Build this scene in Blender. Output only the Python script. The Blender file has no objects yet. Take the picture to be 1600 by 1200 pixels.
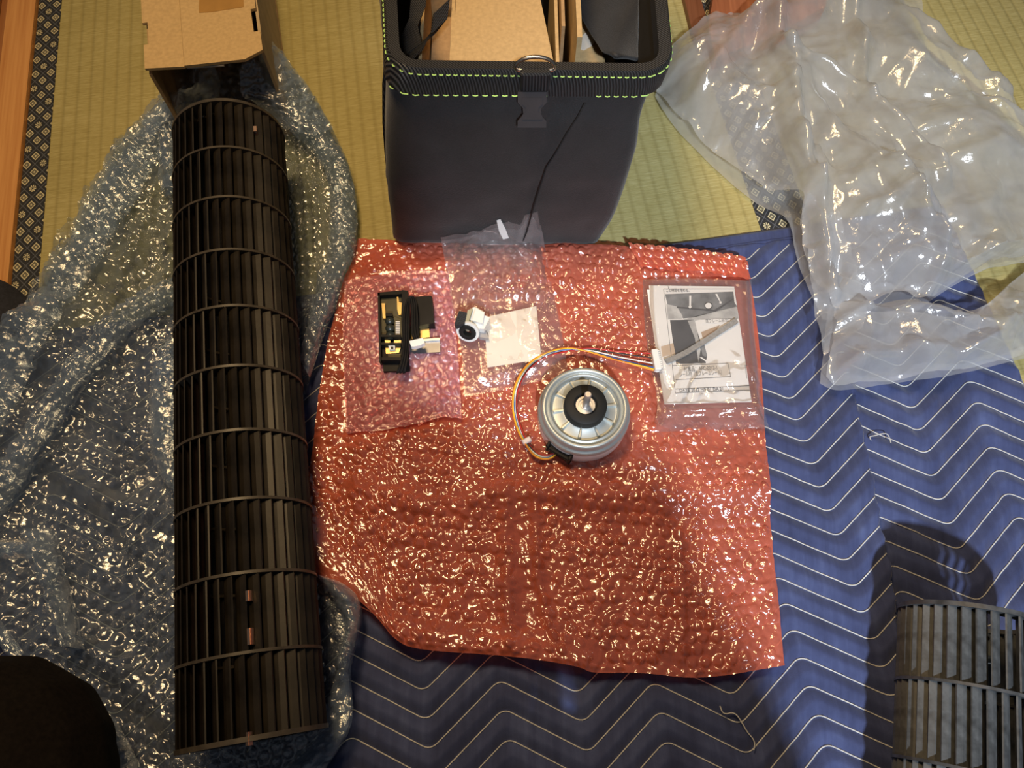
import bpy, bmesh, math, random
import numpy as np
from mathutils import Vector, Matrix
random.seed(7)
R = math.radians
sc = bpy.context.scene
C = sc.collection

# ------------------------------------------------------------------ camera, light, exposure
CAMH, DEP, FPX = 0.70, R(67.5), 1200.0
cam = bpy.data.objects.new('camera', bpy.data.cameras.new('camera'))
C.objects.link(cam)
cam.location = (0, 0, CAMH); cam.rotation_euler = (R(22.5), 0, 0)
cam.data.sensor_width = 36; cam.data.lens = 27; cam.data.clip_start = 0.01
sc.camera = cam

world = bpy.data.worlds.new('room_light'); sc.world = world; world.use_nodes = True
bg = world.node_tree.nodes['Background']
bg.inputs[0].default_value = (0.74, 0.85, 1.0, 1); bg.inputs[1].default_value = 0.07

def lamp(name, kind, loc, target, energy, color, **kw):
    l = bpy.data.lights.new(name, kind); l.energy = energy; l.color = color
    for k, v in kw.items(): setattr(l, k, v)
    o = bpy.data.objects.new(name, l); C.objects.link(o); o.location = loc
    o.rotation_euler = (Vector(target) - Vector(loc)).to_track_quat('-Z', 'Y').to_euler()
    return o
lamp('ceiling_lamp', 'AREA', (-0.20, 0.56, 1.18), (-0.16, 0.45, 0), 9.4, (1.0, 0.68, 0.34), shape='DISK', size=0.30)
lamp('window_daylight', 'SPOT', (0.14, -1.75, 2.45), (0.33, 0.13, 0), 430, (0.83, 0.91, 1.0), shadow_soft_size=0.06, spot_size=R(25), spot_blend=0.7)

vs = sc.view_settings
vs.view_transform = 'Standard'; vs.look = 'None'; vs.gamma = 1.0; vs.use_curve_mapping = False
vs.exposure = 0.0
sc.cycles.transparent_max_bounces = 24
sc.cycles.max_bounces = 8

# ------------------------------------------------------------------ geometry helpers
SD, CD = math.sin(DEP), math.cos(DEP)
def P(px, py, z=0.0):
    xv, yv = px - 800.0, py - 600.0
    dn = FPX * SD + yv * CD; fw = FPX * CD - yv * SD
    k = (CAMH - z) / dn
    return (xv * k, fw * k)
def P3(px, py, z=0.0):
    x, y = P(px, py, z); return Vector((x, y, z))
def proj(p):
    dep = p[1] * CD + (CAMH - p[2]) * SD
    up = p[1] * SD - (CAMH - p[2]) * CD
    return 800 + FPX * p[0] / dep, 600 - FPX * up / dep
ANG = R(9.3)
UX, UY = math.cos(ANG), math.sin(ANG)
def to_uv(x, y): return x * UX + y * UY, -x * UY + y * UX
def from_uv(u, v): return u * UX - v * UY, u * UY + v * UX

def _h(ix, iy, seed):
    n = (ix * 374761393 + iy * 668265263 + seed * 974711) & 0xFFFFFFFF
    n = ((n ^ (n >> 13)) * 1274126177) & 0xFFFFFFFF
    return ((n ^ (n >> 16)) & 0xFFFF) / 65535.0
def vnoise(x, y, seed=0):
    x = np.asarray(x, float); y = np.asarray(y, float)
    ix = np.floor(x).astype(np.int64); iy = np.floor(y).astype(np.int64)
    fx = x - ix; fy = y - iy
    fx = fx * fx * (3 - 2 * fx); fy = fy * fy * (3 - 2 * fy)
    a = _h(ix, iy, seed); b = _h(ix + 1, iy, seed); c = _h(ix, iy + 1, seed); d = _h(ix + 1, iy + 1, seed)
    return (a * (1 - fx) + b * fx) * (1 - fy) + (c * (1 - fx) + d * fx) * fy
def fbm(x, y, seed=0, o=3):
    s = 0; a = 1; t = 0
    for i in range(o):
        s = s + a * vnoise(x * 2 ** i + 13.7 * i, y * 2 ** i - 7.1 * i, seed + i); t += a; a *= .5
    return s / t
def ridged(x, y, seed=0, o=3):
    s = 0; a = 1; t = 0
    for i in range(o):
        n = vnoise(x * 2 ** i + 5.3 * i, y * 2 ** i + 9.1 * i, seed + i)
        s = s + a * (1 - np.abs(2 * n - 1)); t += a; a *= .55
    return s / t
def crumple(x, y, f, seed=0, k=7):
    """sharp-edged facets: the upper envelope of tilted planes around scattered points"""
    gx = x * f; gy = y * f
    ix = np.floor(gx).astype(np.int64); iy = np.floor(gy).astype(np.int64)
    best = np.full(gx.shape, 9.0); val = np.zeros(gx.shape)
    for dx in (-1, 0, 1):
        for dy in (-1, 0, 1):
            jx, jy = ix + dx, iy + dy
            px_ = jx + _h(jx, jy, seed); py_ = jy + _h(jx, jy, seed + 31)
            ddx = gx - px_; ddy = gy - py_
            d = ddx * ddx + ddy * ddy
            h = (_h(jx, jy, seed + 3) - .5) + 1.3 * ddx * (_h(jx, jy, seed + 5) - .5) + 1.3 * ddy * (_h(jx, jy, seed + 9) - .5)
            m = d < best
            best = np.where(m, d, best); val = np.where(m, h, val)
    return val
def sstep(a, b, x):
    t = np.clip((np.asarray(x, float) - a) / (b - a), 0, 1); return t * t * (3 - 2 * t)
def seg_dist(x, y, pts):
    """distance to a polyline and the parameter along it"""
    best = np.full(np.shape(x), 1e9)
    for (ax, ay), (bx, by) in zip(pts[:-1], pts[1:]):
        dx, dy = bx - ax, by - ay; L2 = dx * dx + dy * dy + 1e-12
        t = np.clip(((x - ax) * dx + (y - ay) * dy) / L2, 0, 1)
        best = np.minimum(best, np.hypot(x - ax - t * dx, y - ay - t * dy))
    return best
def wpts(pxs, z=.015): return [P(a, b, z) for a, b in pxs]

class MB:
    def __init__(s): s.v = []; s.f = []
    def add(s, verts, faces, M=None):
        o = len(s.v)
        s.v += [tuple(M @ Vector(p)) for p in verts] if M is not None else [tuple(p) for p in verts]
        s.f += [tuple(i + o for i in f) for f in faces]
        return s
    def box(s, c, size, M=None, rz=0):
        x, y, z = size[0] / 2, size[1] / 2, size[2] / 2
        m = Matrix.Translation(c) @ Matrix.Rotation(rz, 4, 'Z')
        if M is not None: m = M @ m
        return s.add([(-x, -y, -z), (x, -y, -z), (x, y, -z), (-x, y, -z), (-x, -y, z), (x, -y, z), (x, y, z), (-x, y, z)],
                     [(0, 3, 2, 1), (4, 5, 6, 7), (0, 1, 5, 4), (1, 2, 6, 5), (2, 3, 7, 6), (3, 0, 4, 7)], m)
    def bevbox(s, c, size, b=.001, M=None, rz=0):
        x, y, z = size[0] / 2, size[1] / 2, size[2] / 2
        def ring(i, zz): return [(-x + i, -y, zz), (x - i, -y, zz), (x, -y + i, zz), (x, y - i, zz), (x - i, y, zz), (-x + i, y, zz), (-x, y - i, zz), (-x, -y + i, zz)]
        def ring2(i, zz): return [(px * (x - i) / x, py * (y - i) / y, zz) for px, py, _ in ring(b, zz)]
        vs_ = ring2(b, -z) + ring(b, -z + b) + ring(b, z - b) + ring2(b, z)
        fs = [tuple(range(7, -1, -1)), tuple(range(24, 32))]
        for k in range(3):
            for i in range(8):
                j = (i + 1) % 8; fs.append((k * 8 + i, k * 8 + j, k * 8 + 8 + j, k * 8 + 8 + i))
        m = Matrix.Translation(c) @ Matrix.Rotation(rz, 4, 'Z')
        if M is not None: m = M @ m
        return s.add(vs_, fs, m)
    def prism(s, poly, z0, z1, M=None):
        n = len(poly)
        a = sum(poly[i][0] * poly[(i + 1) % n][1] - poly[(i + 1) % n][0] * poly[i][1] for i in range(n))
        if a < 0: poly = poly[::-1]
        return s.add([(p[0], p[1], z0) for p in poly] + [(p[0], p[1], z1) for p in poly],
                     [tuple(range(n - 1, -1, -1)), tuple(range(n, 2 * n))] + [(i, (i + 1) % n, n + (i + 1) % n, n + i) for i in range(n)], M)
    def lathe(s, prof, n=48, M=None, close=False):
        vs_ = []; fs = []; m = len(prof)
        for i in range(n):
            a = 2 * math.pi * i / n
            for r, z in prof: vs_.append((r * math.cos(a), r * math.sin(a), z))
        for i in range(n):
            j = (i + 1) % n
            for k in range(m if close else m - 1):
                l = (k + 1) % m
                fs.append((i * m + k, j * m + k, j * m + l, i * m + l))
        return s.add(vs_, fs, M)
    def tube(s, path, r, n=8, M=None, closed=False):
        pts = [Vector(p) for p in path]; vs_ = []; fs = []; m = len(pts)
        rr = r if isinstance(r, (list, tuple)) else [r] * m
        up = None
        for i, p in enumerate(pts):
            a = pts[(i - 1) % m] if (closed or i > 0) else p
            b = pts[(i + 1) % m] if (closed or i < m - 1) else p
            t = (b - a).normalized()
            if up is None:
                up = Vector((0, 0, 1)) if abs(t.z) < .9 else Vector((0, 1, 0))
            x = t.cross(up).normalized(); up = x.cross(t).normalized()
            for k in range(n):
                th = 2 * math.pi * k / n
                vs_.append(p + x * (rr[i] * math.cos(th)) + up * (rr[i] * math.sin(th)))
        for i in range(m if closed else m - 1):
            j = (i + 1) % m
            for k in range(n):
                l = (k + 1) % n; fs.append((i * n + k, i * n + l, j * n + l, j * n + k))
        if not closed:
            fs.append(tuple(range(n))); fs.append(tuple((m - 1) * n + k for k in range(n - 1, -1, -1)))
        return s.add(vs_, fs, M)
    def ribbon(s, path, w, t, side=(1, 0, 0), M=None):
        """flat band following a path: width w along `side`, thickness t"""
        pts = [Vector(p) for p in path]; sd = Vector(side).normalized(); vs_ = []; fs = []
        for i, p in enumerate(pts):
            tg = (pts[min(i + 1, len(pts) - 1)] - pts[max(i - 1, 0)]).normalized()
            nr = tg.cross(sd).normalized()
            for a, b in ((-1, -1), (1, -1), (1, 1), (-1, 1)): vs_.append(p + sd * (a * w / 2) + nr * (b * t / 2))
        for i in range(len(pts) - 1):
            for k in range(4): fs.append((i * 4 + k, i * 4 + (k + 1) % 4, i * 4 + 4 + (k + 1) % 4, i * 4 + 4 + k))
        e = (len(pts) - 1) * 4
        fs += [(3, 2, 1, 0), (e, e + 1, e + 2, e + 3)]
        return s.add(vs_, fs, M)
    def sphere(s, c, r, n=12, m=8, sc_=(1, 1, 1)):
        prof = [(max(1e-5, math.sin(math.pi * k / m)), -math.cos(math.pi * k / m)) for k in range(m + 1)]
        return s.lathe(prof, n, Matrix.Translation(c) @ Matrix.Diagonal((r * sc_[0], r * sc_[1], r * sc_[2], 1)))

PM = {}
def link(o, parent=None):
    C.objects.link(o)
    if parent is not None: o.parent = parent
    return o
def tag(o, label=None, cat=None, group=None, kind=None):
    if label: o['label'] = label
    if cat: o['category'] = cat
    if group: o['group'] = group
    if kind: o['kind'] = kind
    return o
def thing(name, label, cat, loc=(0, 0, 0), rz=0, group=None):
    o = bpy.data.objects.new(name, None); o.empty_display_size = .02
    C.objects.link(o); o.location = loc; o.rotation_euler = (0, 0, rz)
    PM[o] = Matrix.Translation(loc) @ Matrix.Rotation(rz, 4, 'Z')
    return tag(o, label, cat, group)
def mesh(name, v, f, m, smooth=False):
    me = bpy.data.meshes.new(name); me.from_pydata([tuple(p) for p in v], [], f)
    bm = bmesh.new(); bm.from_mesh(me); bmesh.ops.recalc_face_normals(bm, faces=bm.faces); bm.to_mesh(me); bm.free()
    if m is not None: me.materials.append(m)
    if smooth:
        me.polygons.foreach_set('use_smooth', [True] * len(me.polygons))
    me.update(); return me
def build(name, mb, m, parent=None, smooth=False, world=False, auto=None):
    """one mesh object; world=True when the shape is given in world coordinates"""
    v = mb.v
    if world and parent is not None:
        inv = PM[parent].inverted(); v = [inv @ Vector(p) for p in v]
    me = mesh(name, v, mb.f, m, smooth)
    if auto: me.set_sharp_from_angle(angle=R(auto))
    o = bpy.data.objects.new(name, me); link(o, parent)
    if parent is not None and parent in PM: PM[o] = PM[parent]
    else: PM[o] = Matrix()
    return o
def gridmesh(name, parts, m, m2=None, first=0):
    """parts: list of (X, Y, Z) arrays -> one mesh, smooth shaded"""
    V = []; F = []; off = 0
    for X, Y, Z in parts:
        a, b = X.shape
        V.append(np.stack([X, Y, Z], -1).reshape(-1, 3))
        i = (np.arange(a - 1)[:, None] * b + np.arange(b - 1)[None, :]).reshape(-1) + off
        F.append(np.stack([i, i + b, i + b + 1, i + 1], -1)); off += a * b
    V = np.concatenate(V); F = np.concatenate(F)
    me = bpy.data.meshes.new(name)
    me.vertices.add(len(V)); me.vertices.foreach_set('co', V.astype(np.float32).ravel())
    me.loops.add(F.size); me.loops.foreach_set('vertex_index', F.astype(np.int32).ravel())
    me.polygons.add(len(F)); me.polygons.foreach_set('loop_start', np.arange(0, F.size, 4, dtype=np.int32))
    me.polygons.foreach_set('use_smooth', np.ones(len(F), bool))
    me.update(calc_edges=True); me.validate()
    me.materials.append(m)
    if m2 is not None:      # the first few patches take the second material
        me.materials.append(m2)
        k = sum((X.shape[0] - 1) * (X.shape[1] - 1) for X, Y, Z in parts[:first])
        me.polygons.foreach_set('material_index', (np.arange(len(F)) < k).astype(np.int32))
    return me

def chaikin(p, n=2):
    p = [np.array(q, float) for q in p]
    for _ in range(n):
        if len(p) < 3: break
        q = [p[0]]
        for a, b in zip(p[:-1], p[1:]): q += [a * .75 + b * .25, a * .25 + b * .75]
        q.append(p[-1]); p = q
    return np.array(p)
def resample(p, n):
    p = np.array(p); d = np.r_[0, np.cumsum(np.hypot(*np.diff(p, axis=0).T))]
    t = np.linspace(0, d[-1], n)
    return np.stack([np.interp(t, d, p[:, 0]), np.interp(t, d, p[:, 1])], -1), d[-1]
def coons(top, right, bottom, left, step, z=.015, sm=2):
    """a four-sided sheet: polylines in photo pixels laid on the plane z; top/bottom run left to right, left/right run top to bottom"""
    B = [chaikin(wpts(q, z), sm) for q in (top, right, bottom, left)]
    L = [resample(q, 10)[1] for q in B]
    W = (L[0] + L[2]) / 2; H = (L[1] + L[3]) / 2
    for ns, nt in ((12, 12), (None, None)):
        if ns is None: ns = max(4, int(W / step) + 1); nt = max(4, int(H / step) + 1)
        T = resample(B[0], ns)[0]; Bo = resample(B[2], ns)[0]; Rg = resample(B[1], nt)[0]; Lf = resample(B[3], nt)[0]
        s = np.linspace(0, 1, ns)[None, :, None]; t = np.linspace(0, 1, nt)[:, None, None]
        X = (1 - t) * T[None] + t * Bo[None] + (1 - s) * Lf[:, None] + s * Rg[:, None] \
            - ((1 - s) * (1 - t) * T[0] + s * (1 - t) * T[-1] + (1 - s) * t * Bo[0] + s * t * Bo[-1])
        W = np.hypot(*np.moveaxis(np.diff(X, axis=1), -1, 0)).sum(1).mean(); H = np.hypot(*np.moveaxis(np.diff(X, axis=0), -1, 0)).sum(0).mean()
    S = np.broadcast_to(np.linspace(0, 1, ns)[None, :], X.shape[:2]); Tt = np.broadcast_to(np.linspace(0, 1, nt)[:, None], X.shape[:2])
    return X[..., 0], X[..., 1], S, Tt, W, H
def bubbles(u, v, pitch=.0112, r=.0046, h=.0030, seed=0, flat=.25):
    """closed air bubbles on a hexagonal lattice"""
    py = pitch * .866
    out = np.zeros(u.shape)
    j0 = np.floor(v / py).astype(np.int64)
    for dj in (0, 1):
        j = j0 + dj; off = (j & 1) * .5
        i = np.round(u / pitch - off).astype(np.int64)
        cx = (i + off) * pitch; cy = j * py
        hh = h * (.55 + .6 * _h(i, j, seed + 2)) * np.where(_h(i, j, seed) < flat * .5, .25, 1)
        tx = (_h(i, j, seed + 4) - .5) * 1.0; ty = (_h(i, j, seed + 6) - .5) * 1.0
        d2 = ((u - cx) ** 2 + (v - cy) ** 2) / (r * r)
        dome = np.sqrt(np.clip(1 - d2, 0, 1)) * (1 + tx * (u - cx) / r + ty * (v - cy) / r)
        dome = np.minimum(dome, .82 + .1 * (u - cx) / r * tx)
        out = np.maximum(out, hh * dome)
    return out

# ------------------------------------------------------------------ material helpers
class X:
    """a tiny expression layer over Math nodes"""
    def __init__(s, nt, sock): s.nt = nt; s.s = sock
    def op(s, o, *b):
        n = s.nt.nodes.new('ShaderNodeMath'); n.operation = o
        for i, q in enumerate((s,) + b):
            if isinstance(q, X): s.nt.links.new(q.s, n.inputs[i])
            else: n.inputs[i].default_value = q
        return X(s.nt, n.outputs[0])
    def __add__(s, b): return s.op('ADD', b)
    __radd__ = __add__
    def __sub__(s, b): return s.op('SUBTRACT', b)
    def __mul__(s, b): return s.op('MULTIPLY', b)
    __rmul__ = __mul__
    def __truediv__(s, b): return s.op('DIVIDE', b)
    def lt(s, b): return s.op('LESS_THAN', b)
    def gt(s, b): return s.op('GREATER_THAN', b)
    def abs(s): return s.op('ABSOLUTE')
    def fract(s): return s.op('FRACT')
    def floor(s): return s.op('FLOOR')
    def max(s, b): return s.op('MAXIMUM', b)
    def min(s, b): return s.op('MINIMUM', b)
    def sin(s): return s.op('SINE')
    def pow(s, b): return s.op('POWER', b)
class Mat:
    def __init__(s, name):
        s.m = bpy.data.materials.new(name); s.m.use_nodes = True; s.nt = s.m.node_tree
        s.bsdf = s.nt.nodes['Principled BSDF']; s.out = s.nt.nodes['Material Output']
    def n(s, t, **kw):
        q = s.nt.nodes.new(t)
        for k, v in kw.items(): setattr(q, k, v)
        return q
    def lk(s, a, b): s.nt.links.new(a.s if isinstance(a, X) else a, b)
    def coord(s, kind='Object'): return s.n('ShaderNodeTexCoord').outputs[kind]
    def xyz(s, kind='Object'):
        q = s.n('ShaderNodeSeparateXYZ'); s.lk(s.coord(kind), q.inputs[0]); return [X(s.nt, o) for o in q.outputs]
    def noise(s, scale=10, detail=3, rough=.5, stretch=(1, 1, 1), kind='Object'):
        mp = s.n('ShaderNodeMapping'); mp.inputs['Scale'].default_value = stretch; s.lk(s.coord(kind), mp.inputs[0])
        q = s.n('ShaderNodeTexNoise'); q.inputs['Scale'].default_value = scale; q.inputs['Detail'].default_value = detail; q.inputs['Roughness'].default_value = rough
        s.lk(mp.outputs[0], q.inputs['Vector']); return X(s.nt, q.outputs['Fac'])
    def ramp(s, fac, stops):
        q = s.n('ShaderNodeValToRGB'); e = q.color_ramp.elements
        while len(e) < len(stops): e.new(.5)
        for k, (p, c) in zip(e, stops): k.position = p; k.color = (*c, 1)
        s.lk(fac, q.inputs[0]); return q.outputs[0]
    def mix(s, fac, a, b, mode='MIX'):
        q = s.n('ShaderNodeMix', data_type='RGBA', blend_type=mode)
        for sock, val in ((q.inputs[0], fac), (q.inputs[6], a), (q.inputs[7], b)):
            if isinstance(val, (int, float)): sock.default_value = val
            elif isinstance(val, tuple): sock.default_value = (*val, 1)
            else: s.lk(val, sock)
        return q.outputs[2]
    def col(s, v):
        if isinstance(v, tuple): s.bsdf.inputs['Base Color'].default_value = (*v, 1)
        else: s.lk(v, s.bsdf.inputs['Base Color'])
        return s
    def set(s, rough=None, metal=None, spec=None, sheen=None, coat=None):
        b = s.bsdf.inputs
        if rough is not None: b['Roughness'].default_value = rough
        if metal is not None: b['Metallic'].default_value = metal
        if spec is not None: b['Specular IOR Level'].default_value = spec
        if sheen is not None: b['Sheen Weight'].default_value = sheen
        if coat is not None: b['Coat Weight'].default_value = coat
        return s
    def bump(s, h, strength=.3, dist=.001, to=None):
        q = s.n('ShaderNodeBump'); q.inputs['Strength'].default_value = strength; q.inputs['Distance'].default_value = dist
        s.lk(h, q.inputs['Height'])
        s.lk(q.outputs[0], to if to is not None else s.bsdf.inputs['Normal']); return q.outputs[0]
def simple(name, c, rough=.5, metal=0, spec=.5, vary=.12, scale=60, bump=0, sheen=None, coat=None):
    m = Mat(name).set(rough, metal, spec, sheen, coat)
    nz = m.noise(scale, 3)
    m.col(m.ramp(nz, [(.3, tuple(q * (1 - vary) for q in c)), (.7, tuple(min(1, q * (1 + vary)) for q in c))]))
    if bump: m.bump(nz, bump, .001)
    return m.m
def film(name, tint, haze_col, haze, gloss=.10, rough=.14, nscale=180, nstr=.35, ndist=.0012, trans=.4, rim=.35, fres=.8):
    """thin plastic film: tinted clear + milky haze + glossy surface"""
    m = Mat(name); nt = m.nt; nt.nodes.remove(m.bsdf)
    t = m.n('ShaderNodeBsdfTransparent'); t.inputs[0].default_value = (*tint, 1)
    d = m.n('ShaderNodeBsdfDiffuse'); d.inputs[0].default_value = (*haze_col, 1)
    tl = m.n('ShaderNodeBsdfTranslucent'); tl.inputs[0].default_value = (*haze_col, 1)
    dm = m.n('ShaderNodeMixShader'); dm.inputs[0].default_value = trans; m.lk(d.outputs[0], dm.inputs[1]); m.lk(tl.outputs[0], dm.inputs[2])
    nz = m.noise(nscale, 4, .6)
    lw = m.n('ShaderNodeLayerWeight'); lw.inputs[0].default_value = .35
    hz = m.noise(35, 3)
    hf = (X(nt, lw.outputs['Facing']).pow(1.6) * rim + haze * 1.0) * (hz * .8 + .6)
    a = m.n('ShaderNodeMixShader'); m.lk(hf.min(.95), a.inputs[0]); m.lk(t.outputs[0], a.inputs[1]); m.lk(dm.outputs[0], a.inputs[2])
    g = m.n('ShaderNodeBsdfGlossy'); g.inputs['Roughness'].default_value = rough; g.inputs[0].default_value = (1, 1, 1, 1)
    m.bump(nz, nstr, ndist, g.inputs['Normal'])
    lf = m.n('ShaderNodeLayerWeight'); lf.inputs[0].default_value = .22
    gf = X(nt, lf.outputs['Fresnel']) * fres + gloss
    b = m.n('ShaderNodeMixShader'); m.lk(gf.min(.9), b.inputs[0]); m.lk(a.outputs[0], b.inputs[1]); m.lk(g.outputs[0], b.inputs[2])
    m.lk(b.outputs[0], m.out.inputs[0])
    return m.m
def wood(name, dark, light, along='y', scale=1.0):
    m = Mat(name).set(.45, spec=.35)
    st = {'y': (90 * scale, 2.0, 90 * scale), 'x': (2.0, 90 * scale, 90 * scale)}[along]
    g = m.noise(1.0, 4, .6, st)
    g2 = m.noise(1.0, 2, .5, tuple(q * 4 if q > 5 else q * 6 for q in st))
    m.col(m.ramp(g * .75 + g2 * .25, [(.35, dark), (.5, tuple((a + b) / 2 for a, b in zip(dark, light))), (.62, light)]))
    m.bump(g2, .15, .0006)
    return m.m

# ------------------------------------------------------------------ materials
def mat_tatami():
    m = Mat('tatami_rush').set(.62, spec=.3)
    u, v, w = m.xyz()
    rib = (u * (6.2832 / .0148)).sin()
    rush = m.noise(1.0, 3, .7, (14, 900, 1))
    rush2 = m.noise(1.0, 2, .6, (90, 420, 1))
    patch = m.noise(9, 3, .5)
    col = m.ramp(rush * .5 + rush2 * .3 + patch * .2, [(.32, (.30, .245, .085)), (.5, (.43, .37, .15)), (.66, (.55, .49, .235))])
    seam = (rib * .5 + .5).pow(6)
    m.col(m.mix(seam * .30, col, (.24, .19, .06)))
    m.bump(rush * .5 + rush2 * .5 - seam * .9, .55, .0012)
    return m.m
def mat_heri():
    m = Mat('brocade_border').set(.7, spec=.2)
    u, v, w = m.xyz()
    vv = v * .80
    k = 1 / (.0126 * 1.41421)
    p = (u + vv) * k; q = (vv - u) * k
    ip, iq = p.floor(), q.floor()
    fp = p.fract() - .5; fq = q.fract() - .5
    mm = fp.abs().max(fq.abs())
    ring = mm.gt(.19) * mm.lt(.27); dot = mm.lt(.07)
    ring2 = mm.gt(.11) * mm.lt(.14)
    sq = (ring + dot + ring2 * .5).min(1.0)
    rad = (fp * fp + fq * fq).pow(.5)
    th = fp.op('ARCTAN2', fq)
    petal = (th * 8).sin().gt(-.25) * rad.gt(.07) * rad.lt(.29)
    isf = ((ip + iq * 2) / 4).op('FRACT').lt(.2)
    motif = isf * petal + (isf * -1 + 1) * sq
    line = mm.gt(.465) * (fp.abs().gt(.465).max(fq.abs().gt(.465)))
    weave = m.noise(1.0, 2, .5, (900, 900, 1))
    base = m.ramp(weave, [(.3, (.020, .021, .024)), (.7, (.045, .047, .052))])
    c1 = m.mix(line * .8, base, (.115, .125, .15))
    m.col(m.mix(motif, c1, (.62, .56, .36)))
    m.bump(motif * .6 + weave * .5, .3, .0005)
    return m.m
M_TATAMI, M_HERI = mat_tatami(), mat_heri()
M_WOOD = wood('threshold_wood', (.50, .20, .055), (.72, .36, .12))
M_WOOD2 = wood('groove_wood', (.28, .11, .04), (.40, .18, .07))
M_WOOD3 = wood('red_wood', (.24, .075, .03), (.46, .17, .075), scale=.8)
M_WOOD4 = wood('brown_wood', (.16, .055, .022), (.26, .10, .045))
def mat_blanket():
    m = Mat('navy_quilt_cloth').set(.75, spec=.25, sheen=.25)
    n1 = m.noise(26, 4, .6); n2 = m.noise(1.0, 2, .6, (1400, 1400, 1)); n3 = m.noise(1.0, 3, .6, (130, 9, 1))
    m.col(m.ramp(n1 * .6 + n3 * .4, [(.32, (.030, .040, .108)), (.52, (.050, .067, .170)), (.70, (.080, .107, .245))]))
    m.bump(n2 * .5 + n3 * 1.2 + n1 * .5, .45, .0010)
    return m.m
M_BLANKET = mat_blanket()
M_THREAD = simple('pale_thread', (.62, .62, .60), .7)
M_REDWRAP = film('red_bubble_film', (.92, .24, .15), (1.0, .245, .15), .66, .13, .15, 150, .55, .0014, .35, .25)
M_PINKWRAP = film('pink_bubble_film', (.96, .62, .64), (.90, .50, .56), .40, .10, .14, 260, .7, .0014, .4, .25)
M_BLUEWRAP = film('blue_clear_bubble_film', (.84, .89, .93), (.54, .69, .94), .165, .15, .17, 220, .6, .0015, .4, .34)
M_BLUEBASE = film('clear_bubble_film_single', (.84, .89, .93), (.58, .70, .90), .07, .17, .20, 220, .5, .0012, .4, .30)
M_CLEAR = film('clear_bag_film', (.95, .94, .94), (.85, .85, .88), .075, .05, .13, 90, .6, .0018, .4, .35, .6)
M_BIGBAG = film('milky_bag_film', (.93, .94, .95), (.86, .87, .89), .33, .06, .15, 70, .5, .002, .4, .25, .6)
M_FANBLACK = simple('black_fan_plastic', (.015, .012, .009), .46, spec=.32, vary=.35, scale=90, bump=.15)
M_FANRING = simple('worn_fan_ring', (.060, .050, .039), .45, vary=.3, scale=120)
M_FANGREY = simple('dusty_grey_plastic', (.062, .067, .072), .55, vary=.45, scale=140, bump=.3)
M_FANGREYR = simple('dusty_grey_ring', (.055, .058, .063), .5, vary=.4, scale=140, bump=.3)
M_COPPER = simple('copper_clip', (.80, .52, .36), .35, 1.0)
M_STEEL = simple('zinc_steel', (.50, .53, .52), .46, .7, vary=.06, scale=30)
M_STEELB = simple('bright_steel', (.62, .60, .58), .38, .85, vary=.05)
M_RUBBER = simple('black_rubber', (.010, .010, .010), .6, spec=.3)
M_WHITEP = simple('white_plastic', (.80, .79, .76), .4, vary=.03)
M_KRAFT = simple('kraft_board', (.55, .39, .20), .85, spec=.15, vary=.10, scale=260, bump=.1)
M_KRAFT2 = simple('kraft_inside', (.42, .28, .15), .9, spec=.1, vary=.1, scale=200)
M_TAPE = simple('brown_tape', (.40, .22, .06), .35, vary=.08)
M_PAPER = simple('white_paper', (.80, .79, .77), .8, spec=.2, vary=.03, scale=30)
M_NOTE = simple('cream_paper', (.78, .70, .60), .8, spec=.2, vary=.05, scale=40)
M_INK = simple('grey_ink', (.06, .06, .065), .8, vary=.2)
M_INK2 = simple('mid_grey_ink', (.16, .165, .17), .8, vary=.45, scale=70)
M_INK3 = simple('light_grey_ink', (.45, .45, .44), .8, vary=.35, scale=70)
M_BLACKP = simple('black_plastic', (.010, .009, .009), .5, spec=.18, vary=.25)
M_BRASS = simple('brass_sheet', (.62, .46, .20), .3, 1.0)
M_OLIVE = simple('dull_board', (.075, .06, .025), .6, vary=.2)
M_FOAM = simple('grey_foam', (.30, .29, .27), .95, vary=.2, scale=500, bump=.6)
M_DARKFOAM = simple('dark_foam', (.03, .03, .032), .95, vary=.5, scale=900, bump=1.0)
M_LIME = simple('lime_thread', (.50, .80, .22), .7)
M_TROUSER = simple('black_trousers', (.008, .006, .005), .9, spec=.1, vary=.3, scale=300, bump=.3)
M_SKIN = simple('skin', (.55, .36, .26), .55)
M_NAVYCLOTH = simple('dark_navy_cloth', (.016, .017, .026), .9, vary=.3, scale=400, bump=.4)
def mat_bag(name, c, f):
    m = Mat(name).set(.6, spec=.35, sheen=.15)
    a = m.noise(1.0, 2, .6, (f, f * 1.3, f)); b = m.noise(40, 3)
    m.col(m.ramp(a * .6 + b * .4, [(.3, tuple(q * .7 for q in c)), (.7, tuple(q * 1.4 for q in c))])); m.bump(a, .5, .0008); return m.m
M_BAG = mat_bag('black_nylon', (.020, .019, .020), 900)
def mat_web():
    m = Mat('black_webbing').set(.5, spec=.4)
    x, y, z = m.xyz()
    rib = ((x + y) * (6.2832 / .0024)).sin() * .5 + .5
    n = m.noise(200, 2)
    m.col(m.ramp(rib * .7 + n * .3, [(.2, (.010, .010, .011)), (.8, (.045, .045, .048))])); m.bump(rib, .7, .0012); return m.m
M_WEB = mat_web()
WIRE = {k: simple(k + '_wire', c, .4) for k, c in dict(red=(.55, .02, .02), black=(.012, .012, .012), white=(.8, .8, .78), blue=(.03, .12, .45), yellow=(.85, .55, .03), orange=(.80, .25, .02)).items()}

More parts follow.
